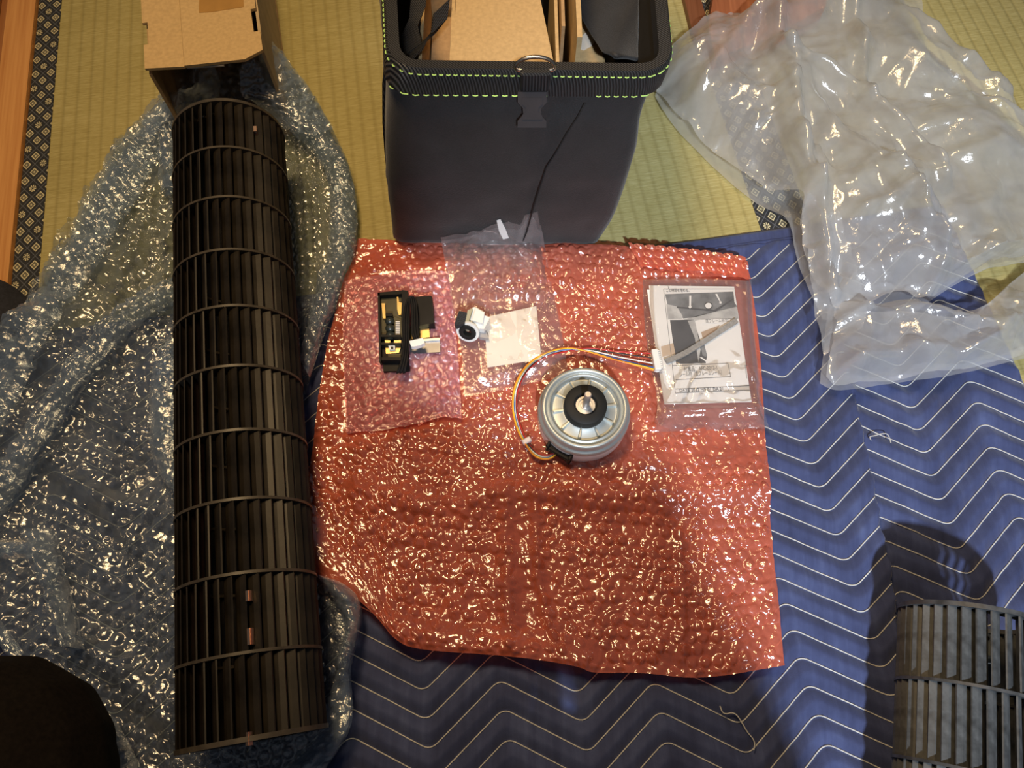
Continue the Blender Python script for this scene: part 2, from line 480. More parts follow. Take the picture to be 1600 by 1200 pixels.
# ================================================================== SETTING
def flat_uv(name, u0, u1, v0, v1, z0, z1, m, parent):
    mb = MB(); mb.box(((u0 + u1) / 2, (v0 + v1) / 2, (z0 + z1) / 2), (u1 - u0, v1 - v0, z1 - z0))
    o = build(name, mb, m, parent); return o
floor = build('floor', MB().box((.25, .45, -.062), (3.1, 2.4, .02)), M_OLIVE); floor.rotation_euler = (0, 0, ANG); tag(floor, 'tatami matted floor of the room', kind='structure')
PM[floor] = Matrix.Rotation(ANG, 4, 'Z')
UL, UR = -.4495, .3400
mat1 = flat_uv('tatami_mat', UL + .0275, UR, -.7, 1.6, -.05, 0, M_TATAMI, floor); tag(mat1, 'yellow green tatami mat under the carton and the tool bag')
flat_uv('tatami_border', UL, UL + .0275, -.7, 1.6, -.05, .0008, M_HERI, mat1)
flat_uv('tatami_border', UR, UR + .0275, -.7, 1.6, -.05, .0008, M_HERI, mat1)
mat2 = flat_uv('tatami_mat', UR + .0560, UR + 1.2, -.7, 1.6, -.05, 0, M_TATAMI, floor); tag(mat2, 'olive tatami mat under the big clear plastic bag')
flat_uv('tatami_border', UR + .0280, UR + .0555, -.7, 1.6, -.05, .0008, M_HERI, mat2)
trim = build('trim_1', MB().box((UL - .0180, .45, -.022), (.034, 2.3, .056)), M_WOOD); trim.rotation_euler = (0, 0, ANG)
tag(trim, 'orange wooden threshold board along the left tatami border', kind='structure'); PM[trim] = Matrix.Rotation(ANG, 4, 'Z')
flat_uv('groove', UL - .049, UL - .0355, -.7, 1.6, -.05, -.004, M_WOOD2, trim)
flat_uv('rail', UL - .30, UL - .0495, -.7, 1.6, -.05, .006, M_WOOD2, trim)

# ================================================================== BLANKET
SP, PER, AMP = .0226, .1275, .044
V_TOP, U_RIGHT = .4185, .5445
PLEAT = [to_uv(*P(a, b, .012)) for a, b in [(1330, 560), (1340, 640), (1352, 700), (1362, 760), (1372, 830), (1386, 885), (1398, 965), (1402, 1050), (1400, 1250)]]
PLEAT = sorted(PLEAT, key=lambda q: q[1])
pl_v = np.array([q[1] for q in PLEAT]); pl_u = np.array([q[0] for q in PLEAT])
def pleat_u(v): return np.interp(v, pl_v, pl_u)
def pleat_k(v): return 1 - sstep(.10, .26, v)
def zig(u):
    t = ((u - .2471) / PER) % 1.0
    tri = np.abs(2 * t - 1)                         # 1 at a peak, 0 at a valley
    tri = tri + .05 * np.cos(2 * math.pi * tri) * 0
    r = .10
    tri = np.where(tri < r, (tri * tri / r + r) / 2, np.where(tri > 1 - r, 1 - (((1 - tri) ** 2) / r + r) / 2, tri))
    return AMP * (tri - 1)
def cloth_u(u, v):
    right = (u > pleat_u(v)).astype(float)
    return u + right * .022 * (.45 + .55 * pleat_k(v)), right
def stitch_pos(u, v):
    cu, right = cloth_u(u, v)
    return (v - zig(cu) - .0415 + right * .006) / SP
def blanket_h(u, v, detail=True):
    ph = stitch_pos(u, v); d = np.abs(ph - np.round(ph)) * 2
    vt = v
    hem = sstep(V_TOP - .022, V_TOP - .016, vt)
    puff = np.sqrt(np.clip(d, 0, 1)) * .0074 * (1 - hem) + hem * .0050
    h = .0030 + puff
    k = pleat_k(v); pu = pleat_u(v)
    left = 1 - sstep(-.001, .002, u - pu)
    h = h + left * k * .0120 * np.exp(-np.clip(pu - u, 0, 1) / .05)
    h = h - (1 - left) * k * .0030 * np.exp(-np.clip(u - pu, 0, 1) / .02)
    if detail:
        h = h + .0020 * (fbm(u * 110, v * 18, 3, 2) - .5) + .0042 * (fbm(u * 14, v * 12, 8, 3) - .5) + .0016 * (ridged(u * 45, v * 14, 12, 2) - .5)
    e = np.minimum(V_TOP - v, U_RIGHT - u)
    return h * sstep(-.0005, .006, e) + .0
nu, nv = 600, 360
uu = np.linspace(-.62, U_RIGHT, nu); vv_ = np.linspace(-.30, V_TOP, nv)
UU, VV = np.meshgrid(uu, vv_)
ZZ = np.maximum(blanket_h(UU, VV), .0012)
XX, YY = from_uv(UU, VV)
# skirt so that the blanket has thickness along its edges
XX = np.concatenate([XX, XX[-1:]], 0); YY = np.concatenate([YY, YY[-1:]], 0); ZZ = np.concatenate([ZZ, np.full((1, nu), .0009)], 0)
XX = np.concatenate([XX, XX[:, -1:]], 1); YY = np.concatenate([YY, YY[:, -1:]], 1); ZZ = np.concatenate([ZZ, np.full((ZZ.shape[0], 1), .0009)], 1)
blanket = thing('moving_blanket', 'navy blue quilted moving blanket with white zigzag stitching spread on the tatami', 'blanket', (0, 0, 0))
o = bpy.data.objects.new('quilted_cloth', gridmesh('quilted_cloth', [(XX, YY, ZZ)], M_BLANKET)); link(o, blanket)
us = np.linspace(-.60, U_RIGHT - .004, 1080)
stz = []
for k in range(-16, 22):
    base = .0415 + k * SP
    run = []
    v = base + zig(us)
    for _ in range(3):
        cu, right = cloth_u(us, v); v = base + zig(cu) - right * .006
    z = blanket_h(us, v) + .0026
    x, y = from_uv(us, v)
    ok = (v < V_TOP - .024) & (v > -.29)
    runs = []; cur = []
    for i in range(len(us)):
        brk = cur and (abs(v[i] - v[i - 1]) > .006 or abs(z[i] - z[i - 1]) > .005)
        if not ok[i] or brk:
            if len(cur) > 8: runs.append(cur)
            cur = []
        if ok[i]: cur.append((x[i], y[i], z[i]))
    if len(cur) > 8: runs.append(cur)
    if not runs: continue
    mb = MB()
    for r_ in runs: mb.tube(r_[::2], .00058, 5)
    build('stitch_line', mb, M_THREAD, blanket, smooth=True)
def thread(pxs, z=.014, r=.0005):
    mb = MB(); p = chaikin(wpts(pxs, z), 3); mb.tube([(a, b, z) for a, b in p], r, 5); build('loose_thread', mb, M_THREAD, blanket, True)
thread([(1361, 688), (1358, 682), (1366, 681), (1375, 678), (1386, 677), (1390, 684), (1392, 692)])
thread([(1125, 1103), (1130, 1117), (1148, 1112), (1160, 1130), (1166, 1142), (1180, 1158), (1178, 1172)])
hem = MB()
hu = np.linspace(-.45, U_RIGHT - .01, 260)
for dv in (.0165, .0195):
    hv = np.full(hu.shape, V_TOP - dv); x, y = from_uv(hu, hv); z = blanket_h(hu, hv)
    hem.tube([(a, b, c) for a, b, c in zip(x, y, z + .0004)], .0003, 4)
build('hem_stitch', hem, simple('navy_thread', (.03, .035, .09), .8), blanket, True)

def ground(x, y):
    u, v = to_uv(x, y)
    e = np.minimum(V_TOP - v, U_RIGHT - u)
    return .0125 * sstep(-.03, .004, e)

# ================================================================== BUBBLE WRAPS
def ridge(x, y, pxs, h, w, z=.015):
    d = seg_dist(x, y, wpts(pxs, z)); return h * np.exp(-(d / w) ** 2)
def crinkle(x, y, slope, f, seed, n=4):
    """creased film: folded triangle waves in several directions with wandering creases; slope is the typical tilt of a facet"""
    wx = x + .45 / f * (vnoise(x * f * .8, y * f * .8, seed + 1) - .5) * 2 + .25 / f * (vnoise(x * f * 2, y * f * 2, seed + 3) - .5) * 2
    wy = y + .45 / f * (vnoise(x * f * .8 + 9, y * f * .8, seed + 2) - .5) * 2 + .25 / f * (vnoise(x * f * 2 + 5, y * f * 2, seed + 4) - .5) * 2
    h = 0
    for k in range(n):
        th = math.pi * (k + _h(k, seed, 5) * .8) / n; fk = f * (.55 + .9 * _h(k, seed, 9))
        t = (wx * math.cos(th) + wy * math.sin(th)) * fk + _h(k, seed, 13)
        am = np.clip(vnoise(x * f * .35 + k * 3.1, y * f * .35, seed + 20 + k) * 2.4 - .7, 0, 1.4)
        h = h + am * np.abs(t - np.floor(t) - .5) * slope / fk
    return h / math.sqrt(n) * 1.4
# --- red sheet
TOPR = [(556, 364), (690, 371), (850, 375), (985, 387), (1080, 397), (1162, 408)]
RIGHTR = [(1162, 408), (1176, 450), (1190, 560), (1199, 760), (1211, 900), (1223, 1040)]
BOTR = [(490, 901), (530, 915), (572, 946), (600, 975), (618, 1000), (650, 1017), (800, 1026), (905, 1042), (922, 1053), (1000, 1050), (1090, 1063), (1223, 1040)]
LEFTR = [(556, 364), (530, 460), (509, 550), (495, 640), (484, 750), (476, 840), (490, 901)]
x, y, S, T, W, H = coons(TOPR, RIGHTR, BOTR, LEFTR, .00125, .018)
edge = np.minimum.reduce([S * W, (1 - S) * W, T * H, (1 - T) * H])
z = ground(x, y) + .0022 + .010 * np.clip(fbm(x * 7, y * 7, 21, 3) - .38, 0, 1)
z += .0020 * ridged(x * 18, y * 26, 5, 3)
z += ridge(x, y, [(790, 765), (793, 900), (796, 1010)], .004, .006) + ridge(x, y, [(835, 770), (840, 900), (860, 985)], .005, .005) + ridge(x, y, [(1060, 830), (1063, 930), (1062, 1030)], .003, .004)
z += ridge(x, y, [(560, 770), (680, 800), (790, 770), (960, 780), (1190, 770)], .006, .012)
z += ridge(x, y, [(480, 830), (500, 880), (570, 930), (620, 990), (700, 1008), (900, 1030)], .010, .016)
z += ridge(x, y, [(1020, 730), (1120, 745), (1195, 740)], .006, .02)
smooth_zone = np.exp(-(seg_dist(x, y, wpts([(482, 840), (500, 885), (560, 925)])) / .018) ** 2)
band = np.exp(-(seg_dist(x, y, wpts([(815, 780), (818, 960)])) / .011) ** 4)
b = bubbles(S * W, T * H, .0110, .0047, .0032, 11, .5) * sstep(.001, .005, edge) * (1 - .9 * smooth_zone) * (1 - .75 * band)
b += (crinkle(x, y, .34, 190, 77) + crinkle(x, y, .12, 40, 78)) * (1 - smooth_zone)
def inpx(x, y, pxs, feather=.012):
    q = wpts(pxs, .02); cx = sum(p[0] for p in q) / len(q); cy = sum(p[1] for p in q) / len(q)
    inside = np.full(x.shape, 1e9)
    for (ax, ay), (bx, by) in zip(q, q[1:] + q[:1]):
        dx, dy = bx - ax, by - ay; L = math.hypot(dx, dy); sgn_ = np.sign((cx - ax) * dy - (cy - ay) * dx)
        inside = np.minimum(inside, sgn_ * ((x - ax) * dy - (y - ay) * dx) / L)
    return sstep(-feather, 0, inside)
zr = z + b
press = np.maximum.reduce([inpx(x, y, [(1010, 440), (1180, 440), (1190, 650), (1030, 650)]), inpx(x, y, [(535, 430), (715, 425), (720, 650), (540, 668)]), inpx(x, y, [(715, 470), (880, 470), (885, 580), (725, 605)]), inpx(x, y, [(845, 570), (985, 570), (985, 705), (845, 705)])])
zr = zr * (1 - press) + np.minimum(zr, .0165 + .35 * b) * press
redparts = [(x, y, zr)]
x, y, S, T, W, H = coons([(980, 384), (1080, 393), (1163, 405)], [(1163, 405), (1172, 440)], [(1000, 420), (1080, 424), (1172, 440)], [(980, 384), (1000, 420)], .00125, .024)
z = ground(x, y) + .013 + .004 * fbm(x * 30, y * 30, 4) + bubbles(S * W, T * H, .0110, .0047, .0032, 12)
redparts.append((x, y, z))
o = bpy.data.objects.new('bubble_wrap', gridmesh('bubble_wrap', redparts, M_REDWRAP)); link(o)
tag(o, 'big red bubble wrap sheet laid flat under the motor and small parts bags', 'bubble wrap')

# --- blue sheet under the long fan
ZB = .018
LB = [(246, 152), (185, 212), (155, 262), (118, 335), (60, 430), (28, 485), (-20, 580), (-60, 760), (-50, 930), (30, 1040), (125, 1140), (190, 1240)]
RB = [(430, 72), (490, 150), (522, 205), (546, 262), (556, 330), (550, 400), (535, 450), (505, 520), (482, 590), (470, 650), (470, 760), (480, 880), (540, 905), (562, 945), (556, 990), (543, 1060), (548, 1130), (520, 1180), (480, 1240)]
TB = [(246, 152), (300, 135), (380, 100), (430, 72)]
BB = [(190, 1240), (330, 1240), (480, 1240)]
_a, _b = Vector(P(358.5, 200, .0745)), Vector(P(396, 1149, .0745))
_d = (_a - _b).normalized()
FAN_A = Vector((*(_b + _d * ((P(360, 157, .128)[1] - _b.y) / _d.y)), 0)); FAN_B = Vector((*(_b + _d * ((P(400, 1160, .128)[1] - _b.y) / _d.y)), 0))
def near_fan(x, y):
    return seg_dist(x, y, [(FAN_A.x, FAN_A.y), (FAN_B.x, FAN_B.y)])
def blue_z(x, y, S, T, W, H, lift, seed, edge_l=.0):
    free = sstep(.035, .075, near_fan(x, y))
    z = ground(x, y) + .0012 + lift
    z = z + free * (.011 * np.clip(fbm(x * 9, y * 9, seed, 3) - .35, 0, 1) + .0035 * ridged(x * 16, y * 16, seed + 3, 3))
    z = z + free * crinkle(x, y, .36, 26, seed + 9) + (.25 + .75 * free) * crinkle(x, y, .24, 110, seed + 17)
    ca, sa = math.cos(seed * .37), math.sin(seed * .37)
    return z + bubbles(x * ca + y * sa, y * ca - x * sa, .0112, .0047, .0050 if lift == 0 else .0042, seed + 30, .4)
bl = []
x, y, S, T, W, H = coons(TB, RB, BB, LB, .00135, ZB)
free = sstep(.035, .075, near_fan(x, y))
z = blue_z(x, y, S, T, W, H, 0, 50)
z += free * (ridge(x, y, [(75, 720), (130, 760), (190, 792), (285, 812)], .010, .008) + ridge(x, y, [(170, 790), (230, 870), (280, 900)], .007, .007)
     + ridge(x, y, [(120, 1000), (200, 1050), (280, 1130)], .009, .01) + ridge(x, y, [(190, 560), (200, 700), (160, 790)], .006, .008)
     + ridge(x, y, [(455, 250), (500, 330), (480, 420)], .01, .012) + ridge(x, y, [(180, 480), (240, 330), (262, 250)], .006, .01))
bl.append((x, y, np.maximum(z, ground(x, y) + .0005)))
# the flat back film of the same sheet, a little below the bubbles
x, y, S, T, W, H = coons(TB, RB, BB, LB, .0030, ZB)
bl.append((x, y, ground(x, y) + .0006 + .0012 * ridged(x * 30, y * 30, 99, 2)))
def flap(outer, inner, lift, arch, seed, step=.00135, cap=None):
    top = [outer[0], inner[0]]; bot = [outer[-1], inner[-1]]
    x, y, S, T, W, H = coons(top, inner, bot, outer, step, ZB + lift)
    z = blue_z(x, y, S, T, W, H, lift, seed) + arch * np.sin(math.pi * S) ** .7
    bl.append((x, y, z))
    bl.append((x, y, z * .55 + ground(x, y) * .45 + .003 + .0015 * ridged(x * 40, y * 40, seed + 77, 2)))
flap(LB[:10], [(284, 165), (240, 240), (190, 330), (130, 425), (88, 510), (45, 605), (0, 690), (-40, 790), (-30, 920), (40, 1020)][:10], .006, .004, 60)
flap([(290, 428), (200, 482), (130, 545), (75, 635), (0, 745), (-50, 800)], [(290, 470), (215, 515), (150, 585), (90, 685), (20, 800), (-40, 860)], .008, .014, 61)
flap([(288, 515), (247, 568), (233, 640), (239, 730), (288, 788)], [(296, 515), (292, 570), (290, 640), (291, 730), (297, 788)], .012, .010, 62)
flap([(395, 108), (440, 190), (500, 240), (516, 300), (512, 380), (498, 440), (468, 560)], [(432, 68), (492, 150), (524, 205), (548, 262), (558, 330), (550, 405), (484, 590)], .008, .010, 63)
flap([(497, 903), (524, 935), (544, 985), (525, 1060), (508, 1110), (500, 1150), (455, 1195), (400, 1240)], [(505, 900), (552, 918), (569, 955), (559, 1010), (547, 1060), (557, 1130), (524, 1180), (480, 1240)], .010, .012, 64)
flap([(45, 835), (62, 890), (85, 950), (110, 1010)], [(85, 828), (100, 870), (115, 940), (135, 1015)], .010, .012, 65)
flap([(-30, 838), (20, 846), (65, 842)], [(-30, 868), (20, 876), (60, 872)], .008, .008, 66)
flap([(125, 1118), (140, 1160), (180, 1240)], [(170, 1110), (200, 1160), (240, 1240)], .009, .012, 67)
flap([(290, 165), (262, 190), (248, 225), (250, 300)], [(300, 170), (292, 200), (286, 240), (284, 300)], .010, .010, 68)
# tongue of the sheet running up into the carton mouth
x, y, S, T, W, H = coons([(300, 88), (390, 78)], [(390, 78), (384, 130), (378, 165)], [(262, 168), (378, 165)], [(300, 88), (282, 120), (262, 168)], .00135, .03)
z = .014 + .022 * np.sin(math.pi * np.clip(S, 0, 1)) * (1 - T) + crinkle(x, y, .5, 40, 5) + bubbles(S * W, T * H, .0112, .0047, .0034, 70)
bl.append((x, y, np.maximum(z, .004)))
def lobe(top, right, bottom, left, zf, seed, step=.00135, rough=1.0):
    """a free standing fold of the sheet whose height follows zf(S, T)"""
    B = [chaikin(q, 2) for q in (top, right, bottom, left)]
    L = [resample(q, 10)[1] for q in B]
    W = (L[0] + L[2]) / 2; H = (L[1] + L[3]) / 2
    ns = max(4, int(W / 1500 / step) + 1); nt = max(4, int(H / 1500 / step) + 1)
    T_ = resample(B[0], ns)[0]; Bo = resample(B[2], ns)[0]; Rg = resample(B[1], nt)[0]; Lf = resample(B[3], nt)[0]
    s = np.linspace(0, 1, ns)[None, :, None]; t = np.linspace(0, 1, nt)[:, None, None]
    Q = (1 - t) * T_[None] + t * Bo[None] + (1 - s) * Lf[:, None] + s * Rg[:, None] - ((1 - s) * (1 - t) * T_[0] + s * (1 - t) * T_[-1] + (1 - s) * t * Bo[0] + s * t * Bo[-1])
    S, T = s[..., 0] + 0 * t[..., 0], t[..., 0] + 0 * s[..., 0]
    z = zf(S, T)
    xv, yv = Q[..., 0] - 800.0, Q[..., 1] - 600.0
    dn = FPX * SD + yv * CD; fw = FPX * CD - yv * SD; k = (CAMH - z) / dn
    x, y = xv * k, fw * k
    z = z + rough * (crinkle(x, y, .35, 50, seed) + crinkle(x, y, .45, 120, seed + 7)) + bubbles(S * W / 1500, T * H / 1500, .0112, .0047, .0034, seed + 9, .5)
    return x, y, z
bl.append(lobe([(240, 158), (268, 148), (300, 142), (346, 126)], [(346, 126), (348, 150), (338, 175)], [(232, 225), (262, 195), (290, 178), (338, 175)], [(240, 158), (222, 180), (232, 225)], lambda S, T: .030 + .045 * np.sin(math.pi * np.clip(.15 + .7 * S, 0, 1)) * (1 - .6 * T), 71))
bl.append(lobe([(383, 95), (405, 82), (427, 68)], [(427, 68), (456, 105), (490, 150), (522, 204)], [(445, 205), (485, 215), (522, 204)], [(383, 95), (377, 130), (380, 160), (410, 172), (445, 205)], lambda S, T: .028 + .055 * (1 - T) ** 1.2 * (1 - .4 * S) + .01 * np.sin(math.pi * S), 72))
bl.append(lobe([(262, 112), (300, 104), (340, 110), (346, 128)], [(346, 128), (346, 140), (344, 150)], [(250, 160), (290, 150), (344, 150)], [(262, 112), (255, 135), (250, 160)], lambda S, T: .040 + .02 * np.sin(math.pi * S) * (1 - T), 73))
o = bpy.data.objects.new('bubble_wrap', gridmesh('bubble_wrap', bl, M_BLUEWRAP, M_BLUEBASE, 2)); link(o)
tag(o, 'crumpled clear bluish bubble wrap under the long black fan', 'bubble wrap')

# --- pink pouch
pk = []
PT = [(537, 436), (610, 421), (660, 419), (701, 423)]; PR = [(701, 423), (708, 470), (716, 560), (721, 652)]; PB = [(540, 674), (600, 668), (655, 658), (690, 646), (721, 652)]; PL = [(537, 436), (534, 540), (540, 674)]
x, y, S, T, W, H = coons(PT, PR, PB, PL, .001, .026)
e = np.minimum.reduce([S * W, (1 - S) * W, T * H, (1 - T) * H])
swell = sstep(0, .03, e)
z = ground(x, y) + .0085 + .004 * swell + crinkle(x, y, .35, 130, 31) + bubbles(S * W, T * H, .0098, .0042, .0022, 80) * sstep(.001, .004, e)
pk.append((x, y, z))
x, y, S, T, W, H = coons([(534, 474), (590, 478), (640, 474), (704, 454)], [(704, 454), (716, 560), (721, 652)], PB, [(534, 474), (534, 560), (540, 674)], .001, .03)
e = np.minimum.reduce([S * W, (1 - S) * W, T * H, (1 - T) * H])
z = ground(x, y) + .0095 + .0055 * sstep(0, .03, e) + crinkle(x, y, .40, 120, 33) + bubbles(S * W, T * H, .0098, .0042, .0024, 81) * sstep(.001, .004, e)
pk.append((x, y, z))
o = bpy.data.objects.new('bubble_pouch', gridmesh('bubble_pouch', pk, M_PINKWRAP)); link(o)
tag(o, 'small pink bubble wrap pouch under the black sensor module', 'pouch')

# ================================================================== LONG FAN
RF = .053
def blade_mesh(name, L, m, sgn, n=5):
    """curved blade standing at the top of the drum, axis along local Y"""
    ro, ri, dl = RF, .0400, sgn * R(10.5)
    a = Vector((0, ro)); b = Vector((ri * math.sin(dl), ri * math.cos(dl)))
    ch = b - a; nr = Vector((-ch.y, ch.x)).normalized() * sgn
    top = []; bot = []
    for i in range(n):
        t = i / (n - 1); c = a + ch * t + nr * (.0022 * math.sin(math.pi * t))
        th = .0006 + .0004 * math.sin(math.pi * t)
        top.append(c + nr * th); bot.append(c - nr * th)
    prof = top + bot[::-1]; k = len(prof)
    v = [(p.x, 0, p.y) for p in prof] + [(p.x, L, p.y) for p in prof]
    f = [tuple(range(k - 1, -1, -1)), tuple(range(k, 2 * k))] + [(i, (i + 1) % k, k + (i + 1) % k, k + i) for i in range(k)]
    return mesh(name, v, f, m)
def ring_mb(y, r0, r1, t):
    Mx = Matrix.Translation((0, y, 0)) @ Matrix.Rotation(R(-90), 4, 'X')
    return MB().lathe([(r0, -t / 2), (r1, -t / 2), (r1, t / 2), (r0, t / 2)], 72, Mx, close=True)
def make_fan(root, L, nseg, m, mr, sgn, phase, vis=None):
    seg = L / nseg; nb = 35
    bme = blade_mesh('blade', seg - .0022, m, sgn)
    low = MB()
    for s_ in range(nseg):
        off = phase + s_ * 0.31
        for k in range(nb):
            ph = 2 * math.pi * (k + off) / nb
            Mb = Matrix.Rotation(ph, 4, 'Y') @ Matrix.Translation((0, s_ * seg + .0011, 0))
            down = math.cos(ph) < math.cos(math.pi * 30 / 35)
            if down:
                low.add([v.co for v in bme.vertices], [tuple(p.vertices) for p in bme.polygons], Mb)
            else:
                b_ = bpy.data.objects.new('blade', bme); link(b_, root); b_.matrix_basis = Mb @ Matrix.Identity(4)
    for s_ in range(nseg + 1):
        end = s_ in (0, nseg)
        rg = build('end_ring' if end else 'ring', ring_mb(s_ * seg, .0395, RF + (.0010 if not end else .0012), .0022 if not end else .0034), mr, root, auto=35, smooth=True)
    if low.v: tag(build('blade_underside', low, m, root), kind='stuff')
    return seg

ax = FAN_A - FAN_B; LF = ax.length; rzf = math.atan2(ax.y, ax.x) - math.pi / 2
ZF = .0215 + RF
fan = thing('crossflow_fan', 'long black crossflow blower fan lying on clear bluish bubble wrap', 'fan', (FAN_B.x, FAN_B.y, ZF), rzf)
segL = make_fan(fan, LF, 10, M_FANBLACK, M_FANRING, -1, .2)
def end_plate(root, y, m, hub=True):
    Mx = Matrix.Translation((0, y, 0)) @ Matrix.Rotation(R(-90), 4, 'X')
    build('end_plate', MB().lathe([(.0001, .004), (.012, .004), (.013, 0), (.040, -.001), (.040, -.003), (.0001, -.003)], 48, Mx), m, root, True, auto=35)
end_plate(fan, .003, M_FANBLACK); end_plate(fan, LF - .003, M_FANBLACK)
def clip_at(root, px, py, L, w):
    """a sheet copper balance clip pinched over the blade that shows at this place of the drum"""
    Mr = PM[root]; best = None
    for i in range(60):
        for j in range(-30, 31):
            yy = LF * i / 59; ph = R(j * 2)
            q = Mr @ Vector((RF * math.sin(ph), yy, RF * math.cos(ph)))
            a, b_ = proj(q); d = (a - px) ** 2 + (b_ - py) ** 2
            if best is None or d < best[0]: best = (d, yy, ph)
    _, yy, ph = best
    Mc = Matrix.Rotation(ph, 4, 'Y') @ Matrix.Translation((0, yy, RF - .001)) @ Matrix.Rotation(R(50), 4, 'Y')
    mb = MB()
    mb.box((0, 0, .0012), (w, L, .0006), Mc); mb.box((w / 2, 0, -.0010), (.0006, L, .0045), Mc); mb.box((-w / 2, 0, 0), (.0006, L, .0026), Mc)
    tag(build('balance_clip', mb, M_COPPER, root), 'bright copper balance clip pinched on a blade')
clip_at(fan, 398, 206, .0062, .0050); clip_at(fan, 389, 927, .0075, .0042); clip_at(fan, 391, 988, .0115, .0042); clip_at(fan, 389, 1143, .0085, .0036)

# ================================================================== SECOND FAN
f2dir = R(-13.0)
f2front = Vector((P(1416, 990, .066)[0] + RF * 1.03, P(1480, 966, .118)[1] + .004, 0))
f2L = segL * 4
f2dirv = Vector((-math.sin(f2dir), math.cos(f2dir), 0))
f2base = f2front - f2dirv * f2L
fan2 = thing('crossflow_fan', 'dusty grey crossflow fan lying at the lower right corner of the blanket', 'fan', (f2base.x, f2base.y, .0125 + RF + .001), f2dir)
make_fan(fan2, f2L, 4, M_FANGREY, M_FANGREYR, 1, .55)
end_plate(fan2, .003, M_FANGREY)
Mx = Matrix.Translation((0, f2L - .022, 0)) @ Matrix.Rotation(R(-90), 4, 'X')
build('hub', MB().lathe([(.0001, -.008), (.016, -.008), (.018, -.006), (.018, .010), (.010, .012), (.010, .020), (.0045, .020), (.0045, .016), (.0001, .016)], 40, Mx), M_STEEL, fan2, True, auto=35)
build('set_screw', MB().lathe([(.0001, 0), (.0016, 0), (.0016, .004), (.0001, .004)], 12, Matrix.Translation((0, f2L - .016, .0165))), M_RUBBER, fan2)

# ================================================================== TOOL BAG
def rrect(c4, r, n=7):
    """closed rounded loop through four corners FL, FR, BR, BL"""
    out = []
    for i in range(4):
        p = Vector(c4[i]); a = Vector(c4[i - 1]); b = Vector(c4[(i + 1) % 4])
        da = (a - p).normalized() * r; db = (b - p).normalized() * r
        for k in range(n + 1):
            t = k / n; out.append((p + da) * (1 - t) ** 2 + p * 2 * t * (1 - t) + (p + db) * t * t)
    return out
def dens(loop, n):
    pts = np.array([(p[0], p[1]) for p in loop] + [(loop[0][0], loop[0][1])])
    return resample(pts, n + 1)[0][:-1]
BAGL = [(0.000, (-.120, 0.4550), (.088, 0.4510), (.100, .72), (-.125, .72), .008),
        (0.012, (-.125, 0.4470), (.091, 0.4430), (.104, .73), (-.130, .73), .010),
        (0.070, (-.119, 0.4430), (.099, 0.4400), (.110, .735), (-.142, .735), .012),
        (0.130, (-.112, 0.4430), (.105, 0.4430), (.116, .735), (-.142, .735), .014),
        (0.190, (-.103, 0.4520), (.110, 0.4510), (.120, .73), (-.134, .73), .016),
        (0.222, (-.094, 0.4590), (.1160, 0.4570), (.121, .725), (-.118, .725), .018),
        (0.240, (-.090, 0.4630), (.1185, 0.4590), (.121, .722), (-.115, .722), .020)]
NB = 160
def bag_loop(z):
    zs = [q[0] for q in BAGL]
    c = [[np.interp(z, zs, [q[i][k] for q in BAGL]) for k in (0, 1)] for i in (1, 2, 3, 4)]
    r = np.interp(z, zs, [q[5] for q in BAGL])
    return dens(rrect([Vector(q) for q in c], r), NB)
def bag_pt(z, s, off=0.0):
    """point on the bag wall at height z, loop index s (float), pushed out by off"""
    L = bag_loop(z); i = int(math.floor(s)) % NB; f = s - math.floor(s)
    p = L[i] * (1 - f) + L[(i + 1) % NB] * f
    t = L[(i + 1) % NB] - L[i]; t /= np.hypot(*t) + 1e-9
    return Vector((p[0] + t[1] * off, p[1] - t[0] * off, z))
bag = thing('tool_bag', 'open black nylon tool bag with lime stitched rim', 'bag', (0, .59, 0))
zl = list(np.linspace(0, .240, 34)); V = []; F = []
for zi, z in enumerate(zl):
    L = bag_loop(z)
    d = np.roll(L, -1, 0) - np.roll(L, 1, 0); d /= np.hypot(d[:, 0], d[:, 1])[:, None]
    nrm = np.stack([d[:, 1], -d[:, 0]], -1)
    front = np.clip((.49 - L[:, 1]) / .03, 0, 1)
    bul = .010 * math.sin(math.pi * min(1, z / .23)) * front * np.clip(1 - ((L[:, 0]) / .12) ** 2, 0, 1)
    wr = .011 * (fbm(L[:, 0] * 18 + 7, np.full(NB, z * 14) + L[:, 1] * 18, 91, 3) - .5) * math.sin(math.pi * min(1, .1 + z / .25))
    cr = -.004 * np.exp(-((L[:, 0] - np.interp(z, [.05, .10, .19, .22], [.018, .019, .030, .045])) / .005) ** 2) * front * (z < .215)
    L = L + nrm * (bul + wr + cr)[:, None]
    V += [(a, b, z) for a, b in L]
for zi in range(len(zl) - 1):
    for i in range(NB):
        j = (i + 1) % NB; F.append((zi * NB + i, zi * NB + j, (zi + 1) * NB + j, (zi + 1) * NB + i))
F.append(tuple(range(NB - 1, -1, -1)))
mb = MB(); mb.v = V; mb.f = F
build('shell', mb, M_BAG, bag, True, world=True, auto=60)
mb = MB(); V = []; F = []
for z in (.240, .15, .012):
    L = bag_loop(z); c = L.mean(0); V += [(c[0] + (a - c[0]) * .982, c[1] + (b - c[1]) * .982, z) for a, b in L]
for q in range(2):
    for i in range(NB):
        j = (i + 1) % NB; F.append((q * NB + j, q * NB + i, (q + 1) * NB + i, (q + 1) * NB + j))
F.append(tuple(range(2 * NB, 3 * NB)))
mb.v = V; mb.f = F
build('lining', mb, simple('black_lining', (.016, .014, .013), .8), bag, True, world=True, auto=60)
